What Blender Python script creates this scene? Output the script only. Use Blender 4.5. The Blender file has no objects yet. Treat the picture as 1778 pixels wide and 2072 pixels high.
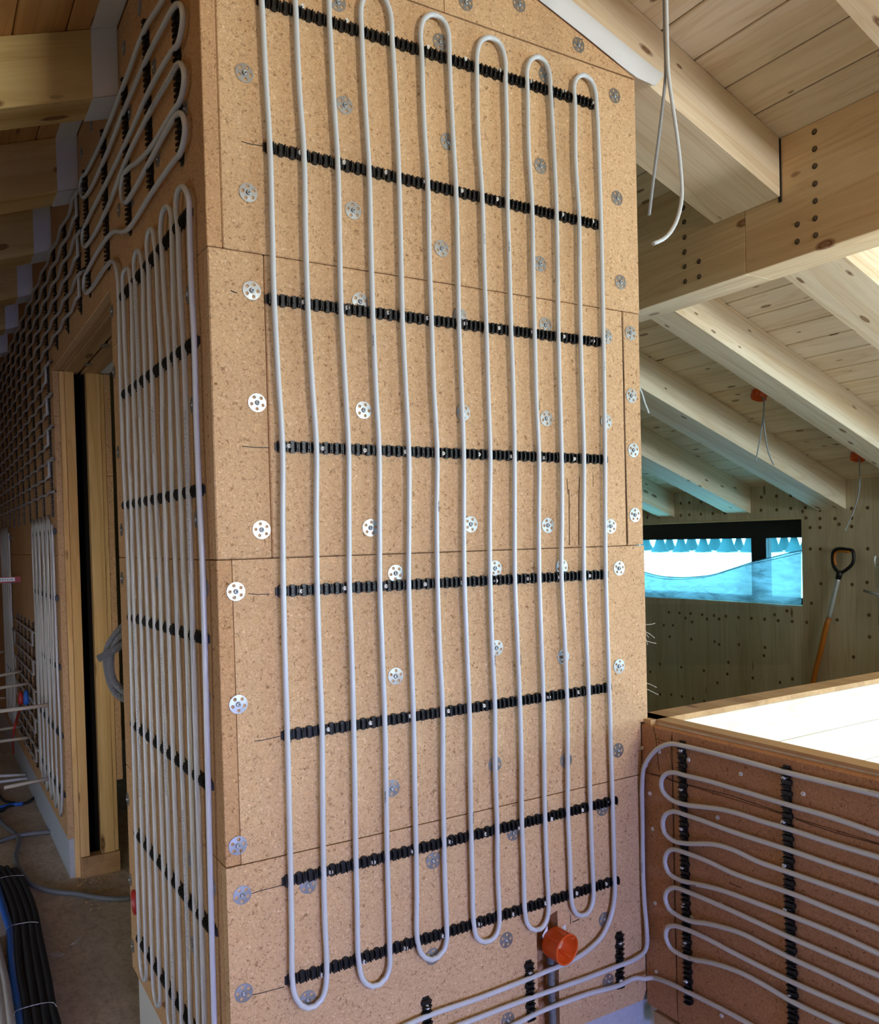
import bpy, bmesh, math, random
from mathutils import Vector, Matrix, Euler

random.seed(7)
sc = bpy.context.scene
COL = sc.collection
IW, IH = 1778.0, 2072.0
EYE = 1.385                      # camera height above the floor (metres)

# ---------------------------------------------------------------- camera
F_PX, CX, CY = 1721.857, 891.648, 1123.851
PITCH, ROLL, YAW = math.radians(-1.14429), math.radians(1.45158), math.radians(31.36852)
def _axes():
    cp, sp = math.cos(PITCH), math.sin(PITCH)
    cr, sr = math.cos(ROLL), math.sin(ROLL)
    cy, sy = math.cos(YAW), math.sin(YAW)
    fwd = Vector((sy*cp, cy*cp, sp)); right = Vector((cy, -sy, 0)); down = fwd.cross(right)
    return right*cr + down*sr, right*-sr + down*cr, fwd
RT, DN, FW = _axes()
cam_d = bpy.data.cameras.new('camera')
cam = bpy.data.objects.new('camera', cam_d); COL.objects.link(cam)
cam_d.sensor_fit = 'HORIZONTAL'; cam_d.sensor_width = 36.0
cam_d.lens = F_PX*36.0/IW
cam_d.shift_x = -(CX-IW/2)/IW
cam_d.shift_y = (CY-IH/2)/IW
cam_d.clip_start = 0.02; cam_d.clip_end = 600
m = Matrix.Identity(4)
for i in range(3):
    m[i][0] = RT[i]; m[i][1] = -DN[i]; m[i][2] = -FW[i]
m[2][3] = EYE
cam.matrix_world = m
sc.camera = cam

# ---------------------------------------------------------------- light
w = bpy.data.worlds.new('winter_sky'); sc.world = w; w.use_nodes = True
bg = w.node_tree.nodes['Background']
bg.inputs[0].default_value = (0.22, 0.75, 1.0, 1); bg.inputs[1].default_value = 11.0
sc.view_settings.view_transform = 'Standard'; sc.view_settings.look = 'None'
sc.view_settings.gamma = 1.0; sc.view_settings.use_curve_mapping = False
sc.view_settings.exposure = -0.17
def area(name, loc, target, sx, sy, power, col, spread=180):
    d = bpy.data.lights.new(name, 'AREA'); d.shape = 'RECTANGLE'; d.size = sx; d.size_y = sy
    d.energy = power; d.color = col; d.spread = math.radians(spread)
    o = bpy.data.objects.new(name, d); COL.objects.link(o)
    o.location = Vector(loc)+Vector((0, 0, EYE))
    o.rotation_euler = (Vector(target)-Vector(loc)).to_track_quat('-Z', 'Y').to_euler()
    return o
sun_d = bpy.data.lights.new('sun', 'SUN'); sun_d.energy = 0.7; sun_d.angle = 0.01; sun_d.color = (1, .97, .9)
sun = bpy.data.objects.new('sun', sun_d); COL.objects.link(sun)
sun.rotation_euler = Vector((-0.02, 1, -0.2126)).to_track_quat('-Z', 'Y').to_euler()
# gable window daylight behind the camera, followed by added unseen fill lamps
area('gable_window_light', (3.3, -3.1, -0.55), (1.6, 1.5, 0.4), 2.2, 0.7, 31, (1.0, 0.98, 0.92))
area('gable_upper_fill_light', (1.95, -3.1, 0.35), (1.7, 1.6, 1.35), 0.9, 0.8, 27, (1.0, 0.97, 0.90), 84)  # added warm fill for the rafter fronts and upper front wall
area('landing_low_fill_light', (0.5, -3.1, -0.85), (0.75, 1.6, -1.25), 1.3, 0.95, 14.5, (0.34, 0.42, 1.0), 50)  # added blue fill that tints the lower front wall, no door built
area('landing_side_fill_light', (-1.6, -3.1, -0.3), (0.40, 3.7, -0.45), 0.5, 0.9, 2.2, (1.0, 0.93, 0.82), 24)  # added narrow beam that brightens the doorway jamb
area('corridor_fill_light', (-2.1, 2.7, -0.95), (0.5, 2.3, -1.3), 1.2, 0.7, 8, (0.72, 0.84, 1.0), 110)  # added cool fill for corridor floor and left face, wall behind is closed
area('corridor_far_fill_light', (-2.1, 4.6, -1.0), (0.5, 4.2, -1.35), 1.2, 0.6, 2.0, (0.62, 0.78, 1.0), 90)  # second added corridor lamp, lights the far wall foot
area('beam_underside_fill_light', (4.6, 0.2, -0.25), (2.6, 0.6, 0.3), 2.6, 0.55, 130, (0.46, 0.76, 1.0))  # added unseen lamp that brightens rafter and purlin undersides
area('stairwell_fill_uplight', (4.55, 0.5, -2.2), (2.4, 0.3, 0.6), 1.8, 0.9, 108, (0.86, 0.90, 1.0))  # added unseen uplight for the right-hand ceiling

# ---------------------------------------------------------------- pixel -> point on a real plane
def ray(u, v): return RT*((u-CX)/F_PX) + DN*((v-CY)/F_PX) + FW
def onx(u, v, x): d = ray(u, v); return d*(x/d.x)
def ony(u, v, y): d = ray(u, v); return d*(y/d.y)
def onz(u, v, z): d = ray(u, v); return d*(z/d.z)
TAN = math.tan(math.radians(20.06)); ROOF = math.radians(20.06)
def zroof(x): return 1.176 - TAN*(x-2.238) if x > 1.096 else 1.37 + TAN*(x-.484)

# ---------------------------------------------------------------- mesh helpers
class MB:
    def __init__(s): s.v = []; s.f = []; s.sm = []; s.uv = {}
    def add(s, vs, fs, smooth=False):
        b = len(s.v); s.v += [Vector(p) for p in vs]
        for f in fs: s.f.append([b+i for i in f]); s.sm.append(smooth)
        return b
    def box(s, x0, x1, y0, y1, z0, z1, mat=None):
        vs = [Vector((x, y, z)) for x in (x0, x1) for y in (y0, y1) for z in (z0, z1)]
        if mat is not None: vs = [mat @ p for p in vs]
        s.add(vs, [(0,1,3,2),(4,6,7,5),(0,4,5,1),(2,3,7,6),(0,2,6,4),(1,5,7,3)])
        return s
    def prism(s, poly, d, smooth=False):
        """poly: list of 3-D points (planar outline), d: extrusion vector"""
        n = len(poly); d = Vector(d); a = [Vector(p) for p in poly]
        vs = a + [p+d for p in a]
        s.add(vs, [tuple(range(n)), tuple(range(2*n-1, n-1, -1))] )
        b = len(s.v)-2*n
        for i in range(n):
            j = (i+1) % n
            s.f.append([b+i, b+i+n, b+j+n, b+j]); s.sm.append(smooth)
        return s
    def tube(s, pts, r, n=8, closed=False, caps=True):
        pts = [Vector(p) for p in pts]; N = len(pts)
        t = []
        for i in range(N):
            a = pts[max(i-1, 0)]; b = pts[min(i+1, N-1)]
            d = (b-a); t.append(d.normalized() if d.length > 1e-9 else Vector((0, 0, 1)))
        ref = Vector((0.31, -0.87, 0.17)); ref = (ref - t[0]*ref.dot(t[0])).normalized()
        b = len(s.v); L = 0; ang = []
        rr = r if hasattr(r, '__len__') else [r]*N
        for i in range(N):
            if i:
                ref = (ref - t[i]*ref.dot(t[i])).normalized(); L += (pts[i]-pts[i-1]).length
            bi = t[i].cross(ref); ang.append(L)
            for k in range(n):
                a = 2*math.pi*k/n
                s.v.append(pts[i] + (ref*math.cos(a)+bi*math.sin(a))*rr[i])
        for i in range(N-1):
            for k in range(n):
                k2 = (k+1) % n
                s.uv[len(s.f)] = [(ang[i], k/n), (ang[i], (k+1)/n), (ang[i+1], (k+1)/n), (ang[i+1], k/n)]
                s.f.append([b+i*n+k, b+i*n+k2, b+(i+1)*n+k2, b+(i+1)*n+k]); s.sm.append(True)
        if caps:
            s.f.append([b+k for k in range(n)][::-1]); s.sm.append(False)
            s.f.append([b+(N-1)*n+k for k in range(n)]); s.sm.append(False)
        return s
    def lathe(s, prof, n=20, mat=None):
        b = len(s.v)
        for (r, z) in prof:
            for k in range(n):
                a = 2*math.pi*k/n; p = Vector((r*math.cos(a), r*math.sin(a), z))
                s.v.append(mat @ p if mat is not None else p)
        for i in range(len(prof)-1):
            for k in range(n):
                k2 = (k+1) % n
                s.f.append([b+i*n+k, b+i*n+k2, b+(i+1)*n+k2, b+(i+1)*n+k]); s.sm.append(True)
        return s
    def mesh(s, name, mat, off=Vector((0, 0, 0)), bevel=0):
        me = bpy.data.meshes.new(name)
        me.from_pydata([tuple(p-off) for p in s.v], [], s.f)
        me.polygons.foreach_set('use_smooth', s.sm)
        if s.uv:
            ul = me.uv_layers.new(name='UVMap')
            for fi, c in s.uv.items():
                p = me.polygons[fi]
                for li, cc in zip(p.loop_indices, c): ul.data[li].uv = cc
        bm = bmesh.new(); bm.from_mesh(me)
        bmesh.ops.recalc_face_normals(bm, faces=bm.faces)
        if bevel:
            bmesh.ops.bevel(bm, geom=list(bm.edges), offset=bevel, segments=1, affect='EDGES')
        bm.to_mesh(me); bm.free()
        if mat is not None: me.materials.append(mat)
        return me

def tag(o, label=None, cat=None, group=None, kind=None):
    if label: o['label'] = label
    if cat: o['category'] = cat
    if group: o['group'] = group
    if kind: o['kind'] = kind
    return o
def wloc(o):
    p = Vector((0, 0, 0))
    while o is not None: p = p + o.location; o = o.parent
    return p
def obj(name, mb, mat, parent=None, bevel=0):
    if parent is None:
        xs = [p.x for p in mb.v]; ys = [p.y for p in mb.v]; zs = [p.z for p in mb.v]
        off = Vector(((min(xs)+max(xs))/2, (min(ys)+max(ys))/2, min(zs)))
    else: off = wloc(parent)
    o = bpy.data.objects.new(name, mb.mesh(name, mat, off, bevel)); COL.objects.link(o)
    if parent is None: o.location = off
    else: o.parent = parent
    return o
def empty(name, loc):
    o = bpy.data.objects.new(name, None); COL.objects.link(o); o.location = loc
    o.empty_display_size = .05
    return o
def inst(name, me, parent, matrix):
    """object sharing mesh data, placed by a scene-space matrix (parents are unrotated)"""
    o = bpy.data.objects.new(name, me); COL.objects.link(o)
    if parent is not None:
        o.parent = parent
        o.matrix_basis = Matrix.Translation(-wloc(parent)) @ matrix
    else: o.matrix_basis = matrix
    return o
def basis(o, x, y, z):
    mm = Matrix.Identity(4)
    for i in range(3): mm[i][0] = x[i]; mm[i][1] = y[i]; mm[i][2] = z[i]; mm[i][3] = o[i]
    return mm
def smooth_path(pts, step=.02):
    """Catmull-Rom (centripetal-ish) through pts"""
    P = [Vector(p) for p in pts]; out = []
    for i in range(len(P)-1):
        p1, p2 = P[i], P[i+1]
        p0 = P[i-1] if i else p1*2-p2
        p3 = P[i+2] if i+2 < len(P) else p2*2-p1
        d = (p2-p1).length; n = max(1, int(d/step))
        l0 = max((p1-p0).length, 1e-6); l2 = max((p3-p2).length, 1e-6)
        m1 = ((p1-p0)/l0*d*.5 + (p2-p1)*.5) if i else (p2-p1)
        m2 = ((p3-p2)/l2*d*.5 + (p2-p1)*.5) if i+2 < len(P) else (p2-p1)
        for k in range(n):
            t = k/n; t2 = t*t; t3 = t2*t
            out.append(p1*(2*t3-3*t2+1) + m1*(t3-2*t2+t) + p2*(-2*t3+3*t2) + m2*(t3-t2))
    out.append(P[-1]); return out

# ---------------------------------------------------------------- materials
class NT:
    def __init__(s, name):
        s.m = bpy.data.materials.new(name); s.m.use_nodes = True
        s.t = s.m.node_tree; s.b = s.t.nodes['Principled BSDF']
    def n(s, typ, **kw):
        x = s.t.nodes.new(typ)
        for k, v in kw.items(): setattr(x, k, v)
        return x
    def l(s, a, b): s.t.links.new(a, b)
    def math(s, op, a, b=None, c=None):
        x = s.n('ShaderNodeMath', operation=op)
        for i, q in enumerate((a, b, c)):
            if q is None: continue
            if isinstance(q, (int, float)): x.inputs[i].default_value = q
            else: s.l(q, x.inputs[i])
        return x.outputs[0]
    def noise(s, vec, scale, detail=4, rough=.6, dist=0):
        x = s.n('ShaderNodeTexNoise'); x.inputs['Scale'].default_value = scale
        x.inputs['Detail'].default_value = detail; x.inputs['Roughness'].default_value = rough
        x.inputs['Distortion'].default_value = dist
        s.l(vec, x.inputs['Vector']); return x.outputs['Fac']
    def ramp(s, fac, stops):
        x = s.n('ShaderNodeValToRGB'); e = x.color_ramp.elements
        while len(e) < len(stops): e.new(.5)
        for el, (p, c) in zip(e, stops): el.position = p; el.color = (*c, 1) if len(c) == 3 else c
        s.l(fac, x.inputs[0]); return x.outputs['Color']
    def mix(s, fac, a, b, blend='MIX'):
        x = s.n('ShaderNodeMix', data_type='RGBA', blend_type=blend)
        for sock, q in ((x.inputs[0], fac), (x.inputs[6], a), (x.inputs[7], b)):
            if isinstance(q, (int, float)): sock.default_value = q
            elif isinstance(q, tuple): sock.default_value = (*q, 1)
            else: s.l(q, sock)
        return x.outputs[2]
    def bump(s, h, strength, dist):
        x = s.n('ShaderNodeBump'); x.inputs['Strength'].default_value = strength
        x.inputs['Distance'].default_value = dist; s.l(h, x.inputs['Height'])
        s.l(x.outputs[0], s.b.inputs['Normal'])
    def coords(s, rnd=True):
        tc = s.n('ShaderNodeTexCoord'); v = tc.outputs['Object']
        if rnd:
            oi = s.n('ShaderNodeObjectInfo'); k = s.math('MULTIPLY', oi.outputs['Random'], 41.0)
            a = s.n('ShaderNodeVectorMath', operation='ADD'); s.l(v, a.inputs[0]); s.l(k, a.inputs[1])
            v = a.outputs[0]; s.rand = oi.outputs['Random']
        return v
    def scale(s, v, sx, sy, sz):
        a = s.n('ShaderNodeVectorMath', operation='MULTIPLY'); s.l(v, a.inputs[0])
        a.inputs[1].default_value = (sx, sy, sz); return a.outputs[0]

def lin(r, g, b):
    f = lambda c: (c/255/12.92 if c/255 <= .04045 else ((c/255+.055)/1.055)**2.4)
    return (f(r), f(g), f(b))
def plain(name, col, rough=.5, metal=0, bump=None, spec=.5, var=0):
    t = NT(name); t.b.inputs['Roughness'].default_value = rough; t.b.inputs['Metallic'].default_value = metal
    t.b.inputs['Specular IOR Level'].default_value = spec
    v = t.coords(False); nz = t.noise(v, 60, 3)
    dk = tuple(c*(1-(var or .12)) for c in col)
    t.l(t.mix(nz, dk, col), t.b.inputs['Base Color'])
    if bump: t.bump(t.noise(v, bump[0], 3), bump[1], bump[2])
    return t.m
def fibreboard(name, base, dark, light):
    t = NT(name); v = t.coords()
    n1 = t.noise(v, 230, 3, .7, 1.2); n2 = t.noise(v, 115, 3, .65, .8); n3 = t.noise(v, 5, 3)
    c = t.ramp(n1, [(.30, dark), (.43, base), (.56, base), (.70, light)])
    c2 = t.ramp(n2, [(.30, tuple(x*.62 for x in base)), (.44, (1, 1, 1)), (1, (1, 1, 1))])
    c = t.mix(.85, c, t.ramp(n2, [(.30, (.40, .34, .28)), (.41, (1, 1, 1)), (.60, (1, 1, 1)), (.72, (1.25, 1.22, 1.16))]), 'MULTIPLY')
    c = t.mix(1.0, c, t.ramp(n3, [(.3, (.93, .92, .91)), (.7, (1.04, 1.04, 1.03))]), 'MULTIPLY')
    rr = t.ramp(t.rand, [(0, (.96, .95, .94)), (1, (1.03, 1.03, 1.03))])
    c = t.mix(1.0, c, rr, 'MULTIPLY')
    t.l(c, t.b.inputs['Base Color']); t.b.inputs['Roughness'].default_value = .92
    t.b.inputs['Specular IOR Level'].default_value = .12
    t.bump(n1, .5, .0012); return t.m
def wood(name, light, dark, axis=0, knot=.5, knotcol=None, ring=1.0, ks=(2.2, 6.5)):
    """softwood with grain along the given object axis, rings and brown knots"""
    t = NT(name); v = t.coords()
    s = [1.0, 1.0, 1.0]; s[axis] = .055
    vs = t.scale(v, *s)
    g1 = t.noise(vs, 42, 5, .6, .4); g2 = t.noise(vs, 220, 3, .6); g3 = t.noise(vs, 9, 3, .5, .8)
    c = t.ramp(g3, [(.25, dark), (.55, light), (1, light)])
    lines = t.ramp(t.math('FRACT', t.math('MULTIPLY', g3, 9.0*ring)), [(0, (.86, .80, .70)), (.18, (1, 1, 1)), (.8, (1, 1, 1)), (1, (.90, .85, .77))])
    c = t.mix(.8, c, lines, 'MULTIPLY')
    c = t.mix(.6, c, t.ramp(g1, [(.3, (.88, .85, .80)), (.6, (1.03, 1.03, 1.02))]), 'MULTIPLY')
    c = t.mix(.35, c, t.ramp(g2, [(.3, (.86, .84, .80)), (.6, (1, 1, 1))]), 'MULTIPLY')
    k = [ks[1]]*3; k[axis] = ks[0]
    vk = t.scale(v, *k)
    vo = t.n('ShaderNodeTexVoronoi'); vo.inputs['Scale'].default_value = 1.0; t.l(vk, vo.inputs['Vector'])
    sep = t.n('ShaderNodeSeparateColor'); t.l(vo.outputs['Color'], sep.inputs[0])
    wob = t.math('ADD', vo.outputs['Distance'], t.math('MULTIPLY', t.noise(v, 60, 2), .05))
    size = t.math('MULTIPLY_ADD', sep.outputs[1], .13, .11)
    inside = t.math('LESS_THAN', wob, size)
    near = t.ramp(t.math('DIVIDE', wob, size), [(0, (1, 1, 1)), (.5, (.65, .65, .65)), (.62, (1, 1, 1)), (1, (.25, .25, .25))])
    pick = t.math('LESS_THAN', sep.outputs[0], knot)
    mask = t.math('MULTIPLY', inside, pick)
    kc = knotcol or tuple(x*.42 for x in dark)
    c = t.mix(t.math('MULTIPLY', mask, near), c, kc)
    rr = t.ramp(t.rand, [(0, (.90, .88, .84)), (.5, (1, 1, 1)), (1, (1.03, 1.0, .95))])
    c = t.mix(1.0, c, rr, 'MULTIPLY')
    t.l(c, t.b.inputs['Base Color']); t.b.inputs['Roughness'].default_value = .62
    t.b.inputs['Specular IOR Level'].default_value = .3
    t.bump(g1, .25, .0008); return t.m
def pipe_mat(name, col, rough=.32, marks=True):
    t = NT(name); tc = t.n('ShaderNodeTexCoord'); uv = tc.outputs['UV']
    sp = t.n('ShaderNodeSeparateXYZ'); t.l(uv, sp.inputs[0])
    c = t.mix(0, col, col)
    if marks:
        a = t.scale(uv, 330, 30, 1); nz = t.noise(a, 1.0, 1)
        seg = t.noise(t.scale(uv, 1.7, 0, 1), 1.0, 0)
        band = t.math('COMPARE', sp.outputs[1], .62, .07)
        mk = t.math('MULTIPLY', t.math('MULTIPLY', t.math('GREATER_THAN', nz, .53), band), t.math('GREATER_THAN', seg, .56))
        c = t.mix(t.math('MULTIPLY', mk, .75), c, (.10, .11, .12))
    t.l(c, t.b.inputs['Base Color']); t.b.inputs['Roughness'].default_value = rough
    t.b.inputs['Specular IOR Level'].default_value = .5
    return t.m

M = {}
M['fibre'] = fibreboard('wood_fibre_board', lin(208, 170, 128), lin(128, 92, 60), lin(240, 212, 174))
M['fibre_red_shaded'] = fibreboard('wood_fibre_board_shaded', lin(184, 136, 100), lin(116, 78, 52), lin(212, 170, 130))  # redder copy of fibre, with the parapet's shade darkened into the colour
M['fibre_left_shaded'] = fibreboard('wood_fibre_board_left_shaded', lin(196, 154, 112), lin(122, 86, 56), lin(226, 190, 148))  # same board as fibre, shade of the left face mixed into the colour
M['spruce_left_shaded'] = wood('spruce_rafter_shaded', lin(228, 200, 136), lin(200, 162, 96), 0, .5, lin(120, 76, 38), ks=(5, 14))  # rafter spruce again, shade and warm bounce tinted into the colour
M['plank_left_shaded'] = wood('spruce_plank_shaded', lin(206, 160, 104), lin(176, 128, 76), 1, .5, lin(96, 58, 28), ks=(5, 16))  # plank spruce again, browned to carry the shade under the left roof
M['spruce_x'] = wood('spruce_rafter', lin(242, 224, 196), lin(222, 192, 152), 0, .6, lin(120, 80, 46), ks=(6.5, 19))
M['spruce_y'] = wood('spruce_plank', lin(242, 224, 198), lin(224, 196, 158), 1, .7, lin(122, 78, 44), ks=(6.5, 19))
M['spruce_purlin'] = wood('spruce_purlin', lin(236, 208, 168), lin(212, 174, 128), 1, .4, lin(124, 74, 40), ks=(6, 13))
M['spruce_z'] = wood('spruce_wall', lin(216, 200, 174), lin(196, 176, 146), 2, .25, lin(120, 84, 50), ks=(4, 14))
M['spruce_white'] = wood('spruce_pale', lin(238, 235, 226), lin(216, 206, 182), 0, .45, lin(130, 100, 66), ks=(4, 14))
M['timber_z'] = wood('door_timber', lin(240, 206, 146), lin(214, 170, 108), 2, .3, lin(104, 64, 32), ks=(4, 16))
M['timber_y'] = wood('lintel_timber', lin(206, 170, 126), lin(170, 132, 90), 1, .3, lin(104, 64, 32), ks=(4, 16))
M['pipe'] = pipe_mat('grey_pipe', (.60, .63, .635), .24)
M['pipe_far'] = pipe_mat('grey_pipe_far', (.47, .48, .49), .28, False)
M['rail'] = plain('black_plastic', (.006, .007, .007), .38, 0, None, .5)
M['zinc'] = plain('galvanised_steel', (.50, .53, .55), .36, .9, (90, .1, .0005), .5, .3)
M['screw'] = plain('bright_screw', (.85, .84, .78), .35, .25)
M['dowel_end'] = plain('dowel_end', (.045, .035, .026), .8)
M['dowel_core'] = plain('dowel_core', lin(118, 98, 72), .7)
M['hole'] = plain('recess_shade', (.015, .012, .01), .9)  # near-black colour stands in for the shade inside the door pocket
M['foil'] = plain('white_membrane', (.82, .85, .88), .55, 0, (26, .35, .006), .3, .06)
M['foil_dirty'] = plain('white_foil_base', (.55, .58, .62), .6, 0, (40, .6, .01), .3, .3)
M['orange'] = plain('orange_plastic', (.80, .11, .012), .38)
M['grey_cable'] = plain('grey_cable', (.34, .37, .39), .4)
M['light_cable'] = plain('light_grey_cable', (.66, .69, .69), .38)
M['conduit'] = plain('grey_conduit', (.17, .18, .19), .45)
M['black_foam'] = plain('black_foam_sleeve', (.018, .02, .022), .8, 0, (200, .3, .001))
M['blue'] = plain('blue_pipe', (.012, .13, .55), .45)
M['white_pipe'] = plain('white_wrapped_pipe', (.72, .73, .72), .5, 0, (60, .6, .003))
M['beige_pipe'] = plain('beige_rod', (.52, .46, .36), .5)
M['wire'] = plain('tie_wire', (.6, .6, .58), .35, .6)
M['frame'] = plain('anthracite_frame', (.012, .016, .02), .45)
M['alu'] = plain('aluminium', (.74, .76, .77), .4, .55)
M['shovel_orange'] = plain('orange_shaft', (.55, .16, .014), .42)
M['shovel_black'] = plain('black_grip', (.008, .008, .01), .45)
M['red'] = plain('red_plastic', (.45, .02, .015), .45)
M['paper'] = plain('paper_scrap', (.62, .58, .52), .8)
M['snow'] = plain('snow', (.88, .92, .95), .9)
M['needle'] = plain('conifer_green', (.03, .10, .11), .9, var=.4)
M['bark'] = plain('bark', (.06, .05, .04), .9)
M['gyps'] = plain('inner_wall_board', (.30, .29, .20), .9)
M['pencil'] = plain('pencil_line', (.03, .025, .02), .8)
M['crack'] = plain('board_crack', (.09, .045, .02), .95)
M['fibres'] = plain('hemp_fibre', (.75, .70, .58), .7)
M['plaster'] = plain('plain_wall', (.50, .46, .40), .9)
M['ink'] = plain('black_ink', (.02, .02, .022), .6)
def floor_mat():
    t = NT('dusty_floor'); v = t.coords(False)
    a = t.noise(v, 3, 5, .65); b = t.noise(v, 45, 4, .7); e = t.noise(t.scale(v, 3, 1, 1), 16, 4, .7)
    c = t.ramp(a, [(.3, lin(184, 167, 145)), (.7, lin(226, 212, 190))])
    c = t.mix(.7, c, t.ramp(b, [(.3, (.62, .58, .52)), (.5, (1, 1, 1)), (.72, (1.12, 1.1, 1.06))]), 'MULTIPLY')
    c = t.mix(.6, c, t.ramp(e, [(.32, (.6, .55, .5)), (.5, (1, 1, 1))]), 'MULTIPLY')
    t.l(c, t.b.inputs['Base Color']); t.b.inputs['Roughness'].default_value = .9
    t.bump(b, .4, .003); return t.m
M['floor'] = floor_mat()
def film_mat(name, alpha, tint):
    t = NT(name); tr = t.n('ShaderNodeBsdfTransparent'); tr.inputs[0].default_value = (*tint, 1)
    gl = t.n('ShaderNodeBsdfGlossy'); gl.inputs['Roughness'].default_value = .25
    tl = t.n('ShaderNodeBsdfTranslucent'); tl.inputs[0].default_value = (.7, .85, .95, 1)
    a = t.n('ShaderNodeMixShader'); a.inputs[0].default_value = .35
    t.l(tl.outputs[0], a.inputs[1]); t.l(gl.outputs[0], a.inputs[2])
    b = t.n('ShaderNodeMixShader')
    nz = t.noise(t.scale(t.coords(False), 4, 4, 16), 1.6, 4, .6, .8)
    fac = t.ramp(nz, [(.3, (alpha*.5,)*3), (.7, (min(1, alpha*1.7),)*3)])
    t.l(fac, b.inputs[0]); t.l(tr.outputs[0], b.inputs[1]); t.l(a.outputs[0], b.inputs[2])
    t.l(b.outputs[0], t.t.nodes['Material Output'].inputs[0]); return t.m
M['film'] = film_mat('plastic_film', .30, (.085, .095, .09))
M['film_clear'] = film_mat('clear_film', .28, (.92, .94, .95))
M['film_thin'] = film_mat('thin_plastic_film', .06, (.95, .96, .97))
def glass_mat():
    t = NT('window_glass'); tr = t.n('ShaderNodeBsdfTransparent'); tr.inputs[0].default_value = (.93, .98, 1, 1)
    gl = t.n('ShaderNodeBsdfGlossy'); gl.inputs['Roughness'].default_value = .02
    b = t.n('ShaderNodeMixShader'); b.inputs[0].default_value = .05
    t.l(tr.outputs[0], b.inputs[1]); t.l(gl.outputs[0], b.inputs[2])
    t.l(b.outputs[0], t.t.nodes['Material Output'].inputs[0]); return t.m
M['glass'] = glass_mat()

# ================================================================ large structure (z = 0 is eye level here; all is lowered to the floor at the end)
XL, YF, XR, XE, XP, XF = .484, 1.623, 1.588, 1.612, 2.238, 4.665   # left face, front face, parapet face, front wall end, purlin face, far wall
ZF = -1.385; YEND = 7.6; YB = -3.3; TH = .03                       # floor, corridor end, wall behind, board thickness
YJ0, YJ1 = 2.57, 3.845                                             # doorway in the left wall
Z_J = [-1.22, -.629, -.031, .571, 1.174]
def struct(name, mb, mat, parent=None, bevel=0):
    o = obj(name, mb, mat, parent, bevel)
    if parent is None: o['kind'] = 'structure'
    return o
def struct_root(name, loc):
    o = empty(name, loc); o['kind'] = 'structure'; return o

# floors
b = MB(); b.box(-2.2, 1.60, YB, YF+.03, ZF-.2, ZF); b.box(-2.2, 1.67, YF+.03, YEND, ZF-.2, ZF); b.box(1.67, XF+.2, 1.69, YEND, ZF-.2, ZF)
floor = struct('floor', b, M['floor'])
b = MB(); b.box(1.60, XF+.2, YB, 1.69, -4.1, -4.0); struct('floor_lower', b, M['floor'])

# --- ceiling: tongue-and-groove planks on both roof slopes
ceil_r = struct_root('ceiling_right', (2.9, 2, 1.0)); ceil_l = struct_root('ceiling_left', (-.6, 2, 1.0))
PW = .1335                                                       # plank width along the slope
b = MB(); b.box(-PW/2+.0019, PW/2-.0019, -5.6, 5.6, 0, .02); plank_me = b.mesh('plank', M['spruce_y'], bevel=.0025)
b = MB(); b.box(-PW/2+.0019, PW/2-.0019, -5.6, 5.6, 0, .02); plank_left_me = b.mesh('plank', M['plank_left_shaded'], bevel=.0025)
px0 = 1.7495; pstep = .12545
k0 = -6
for k in range(k0, 25):
    xa = px0 + pstep*k; xc = xa+pstep/2
    z = 1.176 - TAN*(xc-2.238)
    inst('plank', plank_me, ceil_r, Matrix.Translation((xc, 2.1, z)) @ Matrix.Rotation(ROOF, 4, 'Y'))
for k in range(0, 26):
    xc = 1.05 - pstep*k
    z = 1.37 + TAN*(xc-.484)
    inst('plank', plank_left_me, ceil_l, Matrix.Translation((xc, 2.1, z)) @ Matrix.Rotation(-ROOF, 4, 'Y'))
b = MB()  # roof deck above the planks keeps the daylight out
for sgn, x0, x1 in ((1, 1.0, 5.2), (-1, -2.6, 1.2)):
    f = (lambda x: 1.176-TAN*(x-2.238)+.05) if sgn > 0 else (lambda x: 1.37+TAN*(x-.484)+.05)
    b.prism([(x0, YB-.3, f(x0)), (x1, YB-.3, f(x1)), (x1, YB-.3, f(x1)+.15), (x0, YB-.3, f(x0)+.15)], (0, YEND-YB+.6, 0))
struct('roof', b, M['plaster'])

# --- walls out of sight behind the camera (one opening, shaped to aim the sun at the stair wall)
WX0, WX1, WZ0, WZ1 = 1.70, 3.2, -.1, .545
b = MB()
b.box(-2.2, WX0, YB-.15, YB, -4.1, 1.9); b.box(WX1, XF+.2, YB-.15, YB, -4.1, 1.3)
b.box(WX0, WX1, YB-.15, YB, -4.1, WZ0); b.box(WX0, WX1, YB-.15, YB, WZ1, 1.9)
struct('wall_back', b, M['plaster'])
b = MB(); b.box(-2.35, -2.2, YB-.15, YEND+.15, ZF-.2, 1.0); struct('wall_corridor', b, M['plaster'])
b = MB(); b.box(-2.2, XF+.2, YEND, YEND+.15, ZF-.2, 1.6); struct('wall_end', b, M['fibre_red_shaded'])

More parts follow.
